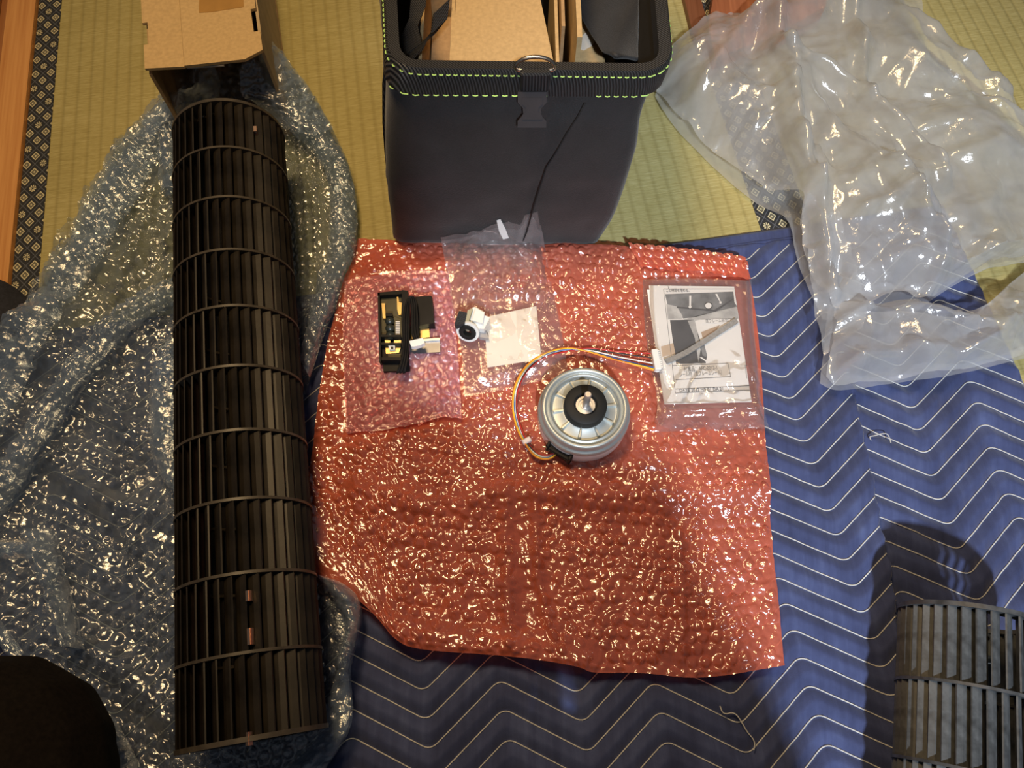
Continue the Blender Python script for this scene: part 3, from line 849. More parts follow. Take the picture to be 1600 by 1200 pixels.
# webbing band around the rim
def band_mesh(z0, z1, off, th, s0, s1, n):
    mb = MB(); rows = []
    for k in range(n + 1):
        s = s0 + (s1 - s0) * k / n
        rows.append([bag_pt(z0, s, off), bag_pt(z0, s, off + th), bag_pt((z0 + z1) / 2, s, off + th * 1.5), bag_pt(z1, s, off + th), bag_pt(z1 + .002, s, off), bag_pt(z1 + .001, s, -.0025), bag_pt(z1 - .010, s, -.003)])
    m_ = len(rows[0]); v = [p for r_ in rows for p in r_]
    f = [(k * m_ + i, (k + 1) * m_ + i, (k + 1) * m_ + i + 1, k * m_ + i + 1) for k in range(n) for i in range(m_ - 1)]
    return mb.add(v, f)
webo = build('rim_webbing', band_mesh(.2190, .2400, .0065, .0016, 0, NB, NB), M_WEB, bag, True, world=True, auto=50)
def stitches(z, s0, s1, n, off=.0105, L=.55):
    mb = MB()
    for k in range(n):
        a = s0 + (s1 - s0) * k / n; b_ = a + (s1 - s0) / n * L
        mb.tube([bag_pt(z, a, off), bag_pt(z, (a + b_) / 2, off + .0006), bag_pt(z, b_, off)], .0005, 5)
    return mb
# loop index of the front wall: find indices by position
L0 = bag_loop(.235)
fl = int(np.argmin((L0[:, 0] + .089) ** 2 + (L0[:, 1] - .476) ** 2)); fr = int(np.argmin((L0[:, 0] - .118) ** 2 + (L0[:, 1] - .47) ** 2))
if fr < fl: fr += NB
tag(build('lime_stitching', stitches(.2375, fl - 12, fr + 8, 60, .0085), M_LIME, webo, world=True), kind='stuff')
tag(build('lime_stitching', stitches(.2205, fl + 1, fl + 22, 16, .0095), M_LIME, webo, world=True), kind='stuff')
tag(build('lime_stitching', stitches(.2205, fr - 9, fr - 2, 6, .0095), M_LIME, webo, world=True), kind='stuff')
mb = MB().tube([bag_pt(z, fl + (fr - fl) * t, (.0035 + .0100 * math.sin(math.pi * min(1, z / .23))) if z < .2 else .007) for z, t in [(.212, .72), (.20, .70), (.185, .665), (.165, .63), (.15, .60), (.13, .585), (.10, .575), (.05, .575), (.03, .575)]], .0007, 6)
build('front_seam', mb, simple('seam_black', (.006, .006, .007), .8), bag, True, world=True)
# buckle strap
def bp(px, py, z): return P3(px, py, z)
sx = P(836, 112, .240)[0]; fy = .459
Mb = Matrix.Translation((sx, fy - .008, .228))
build('strap_loop', MB().bevbox((0, -.003, .0095), (.0235, .007, .019), .0015, Mb), M_WEB, bag, world=True)
bk = [(-.0115, .006), (.0115, .006), (.0115, -.002), (.0075, -.006), (.0070, -.011), (.0115, -.016), (.0115, -.021), (-.0115, -.021), (-.0115, -.016), (-.0070, -.011), (-.0075, -.006), (-.0115, -.002)]
MbB = Matrix.Translation((sx - .002, fy - .0165, .2225)) @ Matrix.Rotation(R(48), 4, 'X')
mbk = MB().prism([(a * 1.0, b_) for a, b_ in bk], -.0028, .0028, MbB); mbk.prism([(a * .7, b_ * .6 - .002) for a, b_ in bk], .0028, .0038, MbB)
build('buckle', mbk, simple('buckle_plastic', (.020, .016, .019), .6, spec=.2), bag, world=True, smooth=False)
dr = [(sx + .0150 * math.cos(t), fy - .006 + .002 * math.sin(t), .2455 + .0085 * max(-.15, math.sin(t))) for t in [2 * math.pi * k / 36 for k in range(36)]]
build('d_ring', MB().tube(dr, .0016, 8, closed=True), simple('ring_steel', (.62, .52, .42), .25, 1.0), bag, True, world=True)
# side strap with stitched box on the left wall
sl = int(np.argmin((L0[:, 0] + .1) ** 2 + (L0[:, 1] - .52) ** 2))
mb = MB().ribbon([tuple(bag_pt(z, sl, .0015)) for z in (.02, .06, .10, .14, .18, .22)], .022, .002, (0, 1, 0))
build('side_strap', mb, M_WEB, bag, world=True, smooth=True, auto=40)
# --- things inside the bag
YF = .500
c1 = thing('kraft_carton', 'plain kraft carton with a trapezoid flap standing upright inside the tool bag', 'box', (-.005, .57, .012))
def zat(px, py, Y):        # height of the point of plane y=Y seen at a pixel
    xv, yv = px - 800.0, py - 600.0; dn = FPX * SD + yv * CD; fw = FPX * CD - yv * SD
    return Vector((xv / fw * Y, Y, CAMH - dn / fw * Y))
q = [zat(704, 128, .497), zat(872, 131, .497), zat(843, -8, .600), zat(713, -8, .600)]
def slab(pts, t, n=Vector((0, 1, 0))):
    k = len(pts); return MB().add([tuple(p) for p in pts] + [tuple(p + n * t) for p in pts], [tuple(range(k)), tuple(range(2 * k - 1, k - 1, -1))] + [(i, k + i, k + (i + 1) % k, (i + 1) % k) for i in range(k)])
build('flap', slab(q, -.003, Vector((0, 0, 1))), M_KRAFT, c1, world=True)
xa, xb = q[0].x, q[1].x; zb = q[0].z
w = MB()
w.box(((xa + xb) / 2, YF + .0015, zb / 2 + .006), (xb - xa, .003, zb - .012)); build('front_wall', w, M_KRAFT, c1, world=True)
for xx, nm in ((xa, 'side_wall'), (xb, 'side_wall')):
    build(nm, MB().box((xx, YF + .09, zb / 2 + .006), (.003, .17, zb - .012)), M_KRAFT, c1, world=True)
c2 = thing('kraft_carton', 'small open kraft carton pushed into the left side of the tool bag', 'box', (-.075, .56, .012))
x0, x1 = zat(652, 90, .535).x, xa - .003
for (cx, cy, sx_, sy_) in ((x0, .60, .003, .14), (x1, .60, .003, .14), ((x0 + x1) / 2, .532, x1 - x0, .003), ((x0 + x1) / 2, .668, x1 - x0, .003)):
    build('wall', MB().box((cx, cy, .085), (sx_, sy_, .146)), M_KRAFT, c2, world=True)
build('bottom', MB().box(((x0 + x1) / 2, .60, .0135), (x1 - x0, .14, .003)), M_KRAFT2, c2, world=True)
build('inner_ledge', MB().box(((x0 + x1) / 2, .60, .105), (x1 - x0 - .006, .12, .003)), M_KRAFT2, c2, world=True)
c3 = thing('cardboard_divider', 'tall thin cardboard divider seen edge-on right of the trapezoid flap', 'cardboard', (.05, .58, .012))
a0 = zat(898, 118, .49); a1 = zat(896, -8, .56)
build('board', MB().box((zat(896, 60, .54).x, .575, .126), (.004, .17, .228)), M_KRAFT, c3, world=True)
build('fold', MB().box((zat(879, 60, .54).x, .60, .110), (.003, .12, .19)), M_KRAFT2, c3, world=True)
c4 = thing('kraft_carton', 'low kraft carton with a pale label in the right side of the tool bag', 'box', (.085, .56, .012))
xl, xr = zat(903, 90, .53).x, zat(950, 90, .53).x
build('body', MB().bevbox(((xl + xr) / 2, .60, .087), (xr - xl, .14, .15), .002), M_KRAFT, c4, world=True)
zt = .1625
lab = [P(903, 78), P(903, 60)]
lp = [P(*q_, zt) for q_ in [(902, 75), (904, 64), (912, 54), (924, 45), (931, 50), (932, 60), (925, 72), (912, 79)]]
build('pale_label', MB().prism(lp, zt, zt + .0006), M_NOTE, c4, world=True)
st = thing('shoulder_strap', 'black webbing shoulder strap looped over the left side of the tool bag opening', 'strap', (-.08, .60, .2))
path = [zat(640, -10, .60), zat(668, 25, .575), zat(690, 10, .575), zat(686, 40, .56), zat(668, 62, .55), zat(655, 72, .535), zat(648, 88, .52)]
build('webbing', MB().ribbon([tuple(p) for p in path[2:]], .022, .002, (.6, .8, .0)), M_WEB, st, world=True, smooth=True, auto=40)
build('webbing', MB().ribbon([tuple(zat(a, b_, c_)) for a, b_, c_ in [(655, -15, .60), (652, 20, .58), (640, 50, .56), (646, 78, .53)]], .02, .002, (.7, .7, 0)), M_WEB, st, world=True, smooth=True, auto=40)
fl2 = thing('bag_flap', 'black padded cloth flap folded into the right side of the tool bag', 'flap', (.1, .6, .15))
X1 = [zat(905, -15, .60), zat(1030, -15, .60)]; g = []
nx, ny = 24, 24
FX = np.zeros((ny, nx)); FY = FX.copy(); FZ = FX.copy()
for j in range(ny):
    for i in range(nx):
        s, t = i / (nx - 1), j / (ny - 1)
        px = (900 + 40 * t ** 1.5) * (1 - s) + 1026 * s; py = -15 + 95 * t + 20 * s * t
        p = zat(px, py, .60 - .085 * t + .012 * math.sin(6 * s + 3 * t))
        FX[j, i], FY[j, i], FZ[j, i] = min(p.x, .113), p.y, p.z
build_me = gridmesh('padded_cloth', [(FX - .1, FY - .6, FZ - .15)], M_BAG)
o = bpy.data.objects.new('padded_cloth', build_me); link(o, fl2)
md = o.modifiers.new('thick', 'SOLIDIFY'); md.thickness = .004

# ================================================================== CARTON (top left)
ZC = .122
car = thing('carton', 'long kraft carton lying open at the head of the black fan', 'box', (-.36, .65, 0))
cA = Vector(P(226, 107, ZC)); cB = Vector(P(411, 79, ZC)); cT0 = Vector(P(222, -40, ZC)); cT1 = Vector(P(393, -40, ZC))
dl = (cT0 - cA).normalized(); dr_ = (cT1 - cB).normalized(); dm = ((dl + dr_) / 2).normalized()
def car_pt(px, py): return P(px, py, ZC)
far = .45
A2 = cA + dm * far; B2 = cB + dm * far
m1 = Vector(P(288, 104, ZC)); m2 = m1 + dm * far
# the top: two flaps meeting along a seam, each notched by a hand slot at its outer edge
s1, s2 = [Vector(P(*q_, ZC)) for q_ in ((224, 36), (227, 70))]
poly = [cA, m1, m2, A2, Vector(P(222, 36, ZC)), Vector(P(230.5, 35, ZC)), Vector(P(232.5, 69, ZC)), Vector(P(224.5, 70, ZC))]
tf1 = build('top_flap', MB().prism([tuple(p) for p in poly], ZC - .003, ZC), M_KRAFT, car, world=True)
poly = [m1 + Vector((.0006, 0)), Vector(P(383, 94, ZC)), Vector(P(411, 79, ZC)), Vector(P(407, 50, ZC)), Vector(P(397, 51, ZC)), Vector(P(392, 16, ZC)), Vector(P(400, 14, ZC)), B2, m2 + Vector((.0006, 0))]
tf2 = build('top_flap', MB().prism([tuple(p) for p in poly], ZC - .002, ZC + .0012), M_KRAFT, car, world=True)
def wall_slab(a, b, z0, z1, t, side):
    a = Vector((*a, 0)); b = Vector((*b, 0)); n_ = Vector((-(b - a).y, (b - a).x, 0)).normalized() * t * side
    return MB().prism([tuple((a)[:2]), tuple(b[:2]), tuple((b + n_)[:2]), tuple((a + n_)[:2])], z0, z1)
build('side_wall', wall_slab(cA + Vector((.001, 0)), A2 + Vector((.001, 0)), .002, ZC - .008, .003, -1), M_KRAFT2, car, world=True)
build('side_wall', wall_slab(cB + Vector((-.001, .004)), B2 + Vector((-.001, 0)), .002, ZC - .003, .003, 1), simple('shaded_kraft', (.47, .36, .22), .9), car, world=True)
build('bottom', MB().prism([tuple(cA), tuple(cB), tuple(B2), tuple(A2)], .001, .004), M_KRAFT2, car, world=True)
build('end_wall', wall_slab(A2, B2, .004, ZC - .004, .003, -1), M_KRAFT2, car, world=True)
ti = [P(*q_, ZC + .0013) for q_ in [(312, -30), (311, 20), (330, 19), (381, 11), (379, -30)]]
tag(build('tape', MB().prism(ti, ZC + .0012, ZC + .0017), M_TAPE, car, world=True), 'brown packing tape')
ip = [P(*q_, ZC - .004) for q_ in [(292, 106), (350, 103), (350, 96), (292, 98)]]
build('inner_flap', MB().prism(ip, ZC - .005, ZC - .0032), simple('pale_board', (.62, .56, .48), .85), car, world=True)
# ================================================================== WOODEN PIECES behind the plastic bag
def prism_px(name, pxs, z0, z1, m, parent=None, zref=None):
    zr = z1 if zref is None else zref
    o = build(name, MB().prism([P(a, b, zr) for a, b in pxs], z0, z1), m, parent, world=parent is not None); return o
wd1 = prism_px('wooden_strip', [(1060, -40), (1085, -40), (1108, 45), (1130, 100), (1104, 100), (1082, 50)], .001, .010, M_WOOD4); tag(wd1, 'narrow dark brown wooden strip lying beside the tatami border behind the bag', 'wood')
wd2 = prism_px('wooden_board', [(1124, -60), (1107, 40), (1118, 90), (1200, 60), (1290, 10), (1300, -60)], .001, .030, M_WOOD3); tag(wd2, 'reddish straight grained wooden board behind the clear plastic bag', 'wood')

# ================================================================== MOTOR
mc = P(915, 632, .060)
motor = thing('fan_motor', 'round silver electric motor with black rubber collar and steel shaft', 'motor', (mc[0], mc[1], .0175))
ml = Matrix()
build('lower_housing', MB().lathe([(.0001, 0), (.039, 0), (.0412, .002), (.0418, .006), (.0418, .0225), (.0001, .0225)], 72), simple('white_resin', (.82, .76, .75), .35, vary=.03), motor, True, auto=40)
cov = build('steel_cover', MB().lathe([(.0402, .0215), (.0422, .0222), (.0424, .0240), (.0420, .0265), (.0412, .0278), (.0398, .0284), (.0392, .0300), (.0392, .0345), (.0384, .0362), (.0366, .0368),
                             (.0352, .0362), (.0345, .0345), (.0338, .0338), (.0328, .0346), (.0318, .0350), (.0308, .0344), (.0302, .0325), (.0298, .0305), (.0290, .0300), (.0280, .0302), (.0210, .0318), (.0190, .0330), (.0001, .0330)], 96), M_STEEL, motor, True, auto=50)
for k in range(10):
    a = 2 * math.pi * (k + .18) / 10
    Mk = Matrix.Rotation(a, 4, 'Z')
    mb = MB().add([(.0185, -.0011, .0310), (.0290, -.0017, .0298), (.0290, .0017, .0298), (.0185, .0013, .0310), (.0185, -.0005, .0345), (.0284, -.0007, .0338), (.0284, .0007, .0338), (.0185, .0005, .0345)],
                  [(3, 2, 1, 0), (4, 5, 6, 7), (0, 1, 5, 4), (1, 2, 6, 5), (2, 3, 7, 6), (3, 0, 4, 7)], Mk)
    build('rib', mb, M_STEEL, motor)
build('rubber_collar', MB().lathe([(.0098, .0325), (.0098, .0435), (.0106, .0442), (.0180, .0442), (.0190, .0434), (.0194, .0400), (.0194, .0325)], 72), M_RUBBER, motor, True, auto=40)
build('bearing', MB().lathe([(.0001, .0405), (.0040, .0405), (.0044, .0400), (.0062, .0400), (.0064, .0412), (.0086, .0412), (.0092, .0400), (.0097, .0395)], 48), M_STEELB, motor, True, auto=40)
shp = [(.0001, .030), (.0032, .030)]
for k in range(9): shp += [(.0032, .040 + k * .0022), (.0029, .0411 + k * .0022)]
shp += [(.0031, .0605), (.0031, .0660), (.0024, .0672), (.0001, .0672)]
build('shaft', MB().lathe(shp, 24), M_STEELB, motor, True, auto=40)
# cable outlet
cc = P(881, 694, .036)
ca = math.atan2(cc[1] - mc[1], cc[0] - mc[0])
Mk = Matrix.Rotation(ca, 4, 'Z')
oc = MB(); oc.bevbox((.0405, 0, .0125), (.0085, .0235, .011), .001, Mk); oc.bevbox((.0445, 0, .0165), (.0035, .0225, .004), .0008, Mk)
for s_ in (-1, 1): oc.bevbox((.0420, s_ * .0115, .014), (.0075, .0028, .0145), .0006, Mk)
build('cable_outlet', oc, M_BLACKP, motor)
# harness
main = [(876, 698), (866, 711), (852, 716), (836, 711), (823, 694), (811, 672), (803, 640), (805, 606), (822, 574), (852, 553), (888, 545), (920, 549), (955, 560), (990, 569), (1019, 572)]
cols = ['orange', 'yellow', 'blue', 'white', 'black', 'red']
ends = [579, 577, 574, 568, 559, 553]; spread = {'orange': 0, 'yellow': 1.5, 'blue': 3, 'white': 4.2, 'black': 6, 'red': 8}
for i, c in enumerate(cols):
    pts = []
    for k, (a, b_) in enumerate(main):
        if k == len(main) - 1: a, b_ = 1021, ends[i]
        elif k >= 11:
            f_ = (k - 10) / 4; b_ = b_ * 1 + (ends[i] - 577) * f_
        t = min(1, max(0, (k - 8) / 3)) if k < 11 else 1
        if k < 11:
            ang_ = {0: 0}.get(k, 0)
            off = (i - 2.5) * 1.35
            # offset across the run of the cable
            (xa_, ya_), (xb_, yb_) = main[max(k - 1, 0)], main[k + 1]
            d_ = math.hypot(xb_ - xa_, yb_ - ya_); a += -(yb_ - ya_) / d_ * off * (.6 if k in (4,) else 1) ; b_ += (xb_ - xa_) / d_ * off * (.6 if k in (4,) else 1)
        if k == 0: a, b_ = 871 + i * 4.4, 696 + i * 1.9
        z = .027 + .0015 * ((i * 3 + k) % 4 == 0) + (.0016 if i in (0, 1) else 0) + (.004 if k in (0,) else 0) - (0 if k < 13 else .0)
        pts.append((*P(a, b_, z), z))
    arr = np.array(pts)
    sm = chaikin(arr[:, :2], 3); zz = np.interp(np.linspace(0, 1, len(sm)), np.linspace(0, 1, len(arr)), arr[:, 2])
    build('wire', MB().tube([(p[0], p[1], q_) for p, q_ in zip(sm, zz)], .00068, 6), WIRE[c], motor, True, world=True)['label'] = c + ' insulated wire'
tp = P(823, 689, .028)
build('cable_tie', MB().bevbox((tp[0], tp[1], .028), (.0085, .0052, .0052), .0008, rz=R(30)), simple('nylon_tie', (.80, .70, .70), .4), motor, world=True)
kp = P(1025, 563, .031)
Mk = Matrix.Translation((kp[0], kp[1], .031)) @ Matrix.Rotation(R(6), 4, 'Z')
cn = MB(); cn.bevbox((0, 0, 0), (.0062, .0215, .0070), .0006, Mk)
for k in range(9): cn.box((.0035, -.0085 + k * .0021, .0015), (.0016, .0012, .0035), Mk)
cn.bevbox((.0022, 0, -.0022), (.0080, .0225, .0022), .0004, Mk)
build('connector', cn, M_WHITEP, motor, world=True)

# ================================================================== SENSOR MODULE on the pink pouch
def K(x, y): return 570 + x * .13333, 440 + y * .13333
ZP = .030
mo = thing('sensor_module', 'black plastic sensor module with coiled thin black cable on the pink pouch', 'module', (*P(620, 520, ZP), ZP))
def kp_prism(name, pts, z0, z1, m, label=None, parent=None):
    o = build(name, MB().prism([P(*K(a, b_), ZP + (z0 + z1) / 2) for a, b_ in pts], ZP + z0, ZP + z1), m, parent or mo, world=True)
    if label: o['label'] = label
    return o
tray = kp_prism('tray', [(158, 150), (440, 125), (440, 115), (510, 130), (520, 960), (535, 1050), (222, 1062), (215, 965), (178, 960), (168, 500), (160, 480)], 0, .004, M_BLACKP)
for pts in ([(158, 150), (182, 150), (200, 960), (178, 960)], [(440, 118), (510, 130), (515, 600), (450, 600)], [(158, 150), (440, 125), (440, 165), (160, 185)], [(190, 640), (430, 640), (430, 668), (190, 668)],
            [(190, 735), (430, 735), (430, 758), (190, 758)], [(205, 905), (520, 905), (520, 940), (205, 940)], [(250, 390), (330, 390), (330, 425), (250, 425)]):
    kp_prism('tray_wall', pts, .004, .0115, M_BLACKP, parent=mo)
kp_prism('circuit_board', [(190, 190), (430, 180), (425, 640), (195, 640)], .004, .0048, M_OLIVE)
kp_prism('circuit_board', [(270, 850), (420, 850), (420, 910), (280, 910)], .004, .0060, M_OLIVE)
kp_prism('brass_contact', [(200, 262), (240, 262), (246, 440), (214, 440)], .0048, .0080, M_BRASS)
kp_prism('brass_contact', [(378, 190), (396, 190), (405, 250), (436, 258), (430, 395), (400, 400), (384, 340)], .0048, .0085, M_BRASS)
kp_prism('brass_contact', [(243, 770), (425, 770), (400, 840), (250, 850)], .0045, .0062, M_BRASS)
kp_prism('brass_contact', [(236, 680), (300, 680), (300, 735), (240, 740)], .0045, .0066, M_BRASS)
kp_prism('brass_contact', [(345, 690), (425, 688), (425, 735), (345, 735)], .0045, .0066, M_BRASS)
mw = kp_prism('white_socket', [(278, 755), (356, 755), (356, 805), (290, 808)], .006, .0095, M_WHITEP)
kp_prism('socket_hole', [(303, 762), (335, 762), (335, 792), (308, 792)], .0095, .0099, M_RUBBER)
mb = MB()
for k in range(3):
    a = P(*K(292 + k * 4, 462 + k * 85), ZP + .008); mb.sphere((a[0], a[1], ZP + .0085), .0042, 14, 8, (1.1, 1, .8))
build('rubber_roller', mb, simple('roller', (.03, .035, .03), .3), mo, True, world=True)
kp_prism('pin_header', [(340, 415), (430, 452), (440, 655), (362, 660)], .0048, .0075, M_OLIVE)
for k in range(9):
    yk = 468 + k * 21
    kp_prism('pin', [(362, yk), (412, yk - 3), (412, yk + 8), (362, yk + 11)], .0075, .0092, M_NOTE)
kp_prism('side_box', [(600, 212), (780, 200), (796, 215), (820, 520), (620, 545)], .0, .012, M_BLACKP, 'matt black side box')
kp_prism('brass_strip', [(500, 560), (755, 555), (765, 660), (500, 690)], .0005, .004, M_BRASS, 'bare brass strip')
pl = kp_prism('metal_tab', [(530, 700), (700, 700), (880, 668), (886, 830), (530, 850)], .0005, .0025, simple('dull_metal', (.22, .22, .24), .35, .8), 'grey bent metal tab')
kp_prism('tab_lip', [(690, 678), (880, 664), (880, 690), (690, 702)], .0025, .0050, M_STEELB, parent=mo)
wc = kp_prism('plug', [(525, 712), (685, 674), (706, 735), (670, 748), (668, 758), (580, 778), (548, 775)], .013, .019, M_WHITEP, 'small white plug')
# cable bundle: a bent hank of thin black wires
for i in range(9):
    t = (i - 4) / 4.0
    pts = [(560 + 26 * t, 778 - abs(t) * 10), (585 + 40 * t, 600), (585 + 38 * t, 400), (575 + 30 * t, 230 - 10 * t), (545 + 10 * t, 190), (510 + 22 * t, 240), (490 + 38 * t, 420), (490 + 34 * t, 640), (480 + 32 * t, 840), (450 + 40 * t, 980), (420 + 50 * t, 1055)]
    pts[0] = (610 + 28 * t, 690)
    z = [.015, .016, .017, .018, .019, .018, .018, .017, .0165, .015, .012]
    xy = chaikin([P(*K(a, b_), ZP + .016) for a, b_ in pts], 3)
    zz = np.interp(np.linspace(0, 1, len(xy)), np.linspace(0, 1, len(z)), z) + .0009 * (i % 3) + ZP
    build('cable', MB().tube([(p[0], p[1], q_) for p, q_ in zip(xy, zz)], .00062, 6), M_BLACKP, mo, True, world=True)

# ================================================================== CLEAR BAG in the middle with note and white fitting
def sheet_obj(name, patches, m, label, cat):
    o = bpy.data.objects.new(name, gridmesh(name, patches, m)); link(o); return tag(o, label, cat)
cT = [(688, 366), (725, 360), (765, 347), (806, 330), (842, 319)]; cR = [(842, 319), (850, 365), (862, 440), (880, 520), (889, 577)]; cBm = [(724, 613), (775, 606), (830, 592), (889, 577)]; cL = [(688, 366), (699, 430), (710, 500), (722, 545), (724, 613)]
pc = []
FOLD = [[(722, 410), (735, 385), (760, 362), (790, 374), (812, 392), (840, 405), (848, 430)], [(725, 452), (745, 435), (765, 425)], [(768, 440), (790, 444), (803, 430), (806, 400)], [(842, 470), (856, 452), (868, 462)], [(748, 475), (760, 468), (772, 474)], [(762, 395), (768, 420), (766, 440)]]
for lay, off in ((0, .0045), (1, .0075)):
    x, y, S, T, W, H = coons(cT, cR, cBm, cL, .0010, .03)
    e = np.minimum.reduce([S * W, (1 - S) * W, T * H, (1 - T) * H])
    z = np.maximum(ground(x, y), .0125 * sstep(-.1, .05, .47 - y)) + .0062 + off * sstep(0, .02, e)
    if lay == 1:
        for fpx in FOLD: z = z + ridge(x, y, fpx, .0065, .0032, .03)
        z = z + crinkle(x, y, .40, 40, 14) + .0025 * ridged(x * 25, y * 25, 6, 3)
    # the open end leans up against the front of the tool bag
    ylim = .4365 - .0015 * lay
    dy = np.clip(y - ylim, 0, 1); k = dy / np.maximum(y, .1)
    z = z + dy * (CAMH - .03) / np.maximum(y, .1) * .985; x = x * (1 - k); y = y - dy
    pc.append((x, y, z))
sheet_obj('zip_bag', pc, M_CLEAR, 'clear plastic bag with a blank cream note lying between pouch and motor', 'plastic bag')
nt_ = build('note', MB().prism([P(a, b_, .0285) for a, b_ in [(756.5, 496), (838, 478), (846, 561), (761.5, 574)]], .0280, .0284), M_NOTE); tag(nt_, 'blank cream paper note inside the middle clear bag', 'note')
def lean(a, b_, Y=.4335):
    xv, yv = a - 800.0, b_ - 600.0; dn = FPX * SD + yv * CD; fw = FPX * CD - yv * SD
    return Vector((xv / fw * Y, Y, CAMH - dn / fw * Y))
sp_ = [lean(*q_) for q_ in [(776, 345), (782, 343), (790, 358), (795, 372), (786, 374), (780, 362)]]
tagp = build('paper_slip', MB().add([tuple(p) for p in sp_] + [tuple(p + Vector((0, .0005, 0))) for p in sp_], [tuple(range(6)), tuple(range(11, 5, -1))] + [(i, 6 + i, 6 + (i + 1) % 6, (i + 1) % 6) for i in range(6)]), M_PAPER); tag(tagp, 'tiny white paper slip at the top of the middle clear bag against the tool bag', 'slip')
def Kb(x, y): return 700 + x * .10833, 460 + y * .10833
ZS = .0295
sw_ = thing('white_fitting', 'white plastic bearing fitting with dark foam pad on the middle clear bag', 'fitting', (*P(738, 505, ZS), ZS))
def kb(name, pts, z0, z1, m, zr=None):
    return build(name, MB().prism([P(*Kb(a, b_), ZS + (z1 if zr is None else zr)) for a, b_ in pts], ZS + z0, ZS + z1), m, sw_, world=True)
kb('foam_pad', [(95, 415), (160, 235), (275, 265), (240, 420), (120, 440)], .003, .020, M_DARKFOAM)
kb('clip_plate', [(240, 415), (285, 225), (355, 200), (290, 420)], .002, .019, simple('olive_plastic', (.40, .38, .26), .5))
kb('arm', [(290, 430), (350, 190), (400, 180), (530, 255), (520, 300), (605, 330), (520, 500), (440, 490)], .002, .014, M_WHITEP)
kb('arm_top', [(345, 370), (400, 190), (525, 262), (500, 420)], .014, .018, M_WHITEP)
kb('bracket_lip', [(300, 470), (540, 510), (590, 625), (540, 628), (460, 615)], 0, .006, simple('grey_plastic', (.33, .31, .31), .5))
rc = P(*Kb(290, 530), ZS + .009)
Mr_ = Matrix.Translation((rc[0], rc[1], ZS + .009)) @ Matrix.Rotation(R(-14), 4, 'Z') @ Matrix.Rotation(R(63), 4, 'X')
build('flange', MB().lathe([(.0078, -.001), (.0112, -.001), (.0116, .0005), (.0112, .002), (.0078, .002)], 40, Mr_, close=True), M_WHITEP, sw_, True, world=True, auto=40)
build('bearing_bush', MB().lathe([(.0038, -.003), (.0085, -.003), (.0085, .0028), (.0060, .0036), (.0040, .0030)], 36, Mr_, close=True), M_RUBBER, sw_, True, world=True, auto=40)

# ================================================================== INSTRUCTION SHEET in its bag
def Kc(x, y): return 990 + x * .2252, 420 + y * .2252
ZI = .0275
bT = [(1006, 431), (1060, 429), (1120, 430), (1177, 432)]; bR = [(1177, 432), (1180, 500), (1186, 555), (1189, 600), (1191, 635), (1204, 666)]; bBm = [(1018, 674), (1080, 669), (1140, 670), (1204, 666)]; bL = [(1006, 431), (1008, 500), (1016, 560), (1029, 615), (1028, 645), (1018, 674)]
pc = []
for lay, off in ((0, .003), (1, .0130)):
    x, y, S, T, W, H = coons(bT, bR, bBm, bL, .0012, .027)
    e = np.minimum.reduce([S * W, (1 - S) * W, T * H, (1 - T) * H])
    z = ground(x, y) + .0075 + off * sstep(0, .010, e)
    if lay == 1:
        z = z + crinkle(x, y, .25, 50, 41) * sstep(.45, .75, T) + .0016 * ridged(x * 30, y * 30, 61, 3) * sstep(.3, .8, T)
        z = z + ridge(x, y, [(1030, 648), (1100, 645), (1195, 640)], .004, .003, .03) + ridge(x, y, [(1050, 635), (1065, 600), (1090, 575)], .003, .003, .03) + ridge(x, y, [(1075, 640), (1085, 610), (1100, 590)], .0025, .003, .03)
    pc.append((x, y, z))
sheet_obj('zip_bag', pc, M_CLEAR, 'clear resealable bag holding the printed instruction sheet', 'plastic bag')
ins = thing('instruction_sheet', 'folded printed instruction sheet with photos and Japanese text inside a clear bag', 'paper', (*P(1095, 540, ZI), ZI))
def kc(name, pts, z, m, t=.00012, parent=None):
    return build(name, MB().prism([P(*Kc(a, b_), ZI + z) for a, b_ in pts], ZI + z, ZI + z + t), m, parent or ins, world=True)
kc('under_leaf', [(92, 146), (700, 150), (818, 925), (212, 940)], -.0012, M_PAPER, .0003)
top_leaf = kc('top_leaf', [(106, 117), (697, 124), (727, 360), (818, 920), (215, 932), (160, 520)], -.0006, M_PAPER, .0003)
zi = -.00028
pic = kc('printed_picture', [(218, 176), (692, 158), (700, 235), (720, 262), (560, 300), (430, 335), (345, 345), (235, 245)], zi, M_INK2)
kc('printed_picture', [(228, 245), (300, 262), (340, 330), (335, 350), (238, 352)], zi + .00002, M_INK3)
kc('printed_picture', [(345, 352), (470, 320), (718, 262), (728, 345), (470, 352), (430, 360)], zi, M_INK3)
kc('printed_picture', [(252, 356), (415, 354), (470, 520), (510, 600), (500, 655), (295, 660)], zi + .00002, M_INK)
kc('printed_picture', [(375, 360), (425, 356), (465, 560), (450, 650), (425, 480)], zi + .0002, M_INK3)
kc('printed_picture', [(465, 525), (490, 525), (510, 600), (500, 612), (478, 600)], zi + .0002, M_INK2)
kc('printed_picture', [(300, 262), (560, 285), (692, 205), (692, 215), (570, 298), (300, 272)], zi + .0002, M_INK)
for pts in ([(386, 186), (400, 186), (398, 262), (406, 262), (391, 277), (378, 262), (386, 262)], [(566, 174), (580, 174), (604, 228), (612, 228), (608, 243), (592, 238), (598, 230)], [(458, 614), (470, 612), (530, 652), (520, 658)]):
    kc('printed_arrow', pts, zi + .00035, M_PAPER)
kc('printed_hole', [(520 + 28 * math.cos(t), 256 + 25 * math.sin(t)) for t in [k * math.pi / 10 for k in range(20)]], zi + .0003, M_RUBBER)
kc('printed_hole', [(519 + 22 * math.cos(t), 256 + 20 * math.sin(t)) for t in [k * math.pi / 10 for k in range(20)]], zi + .00045, M_PAPER)
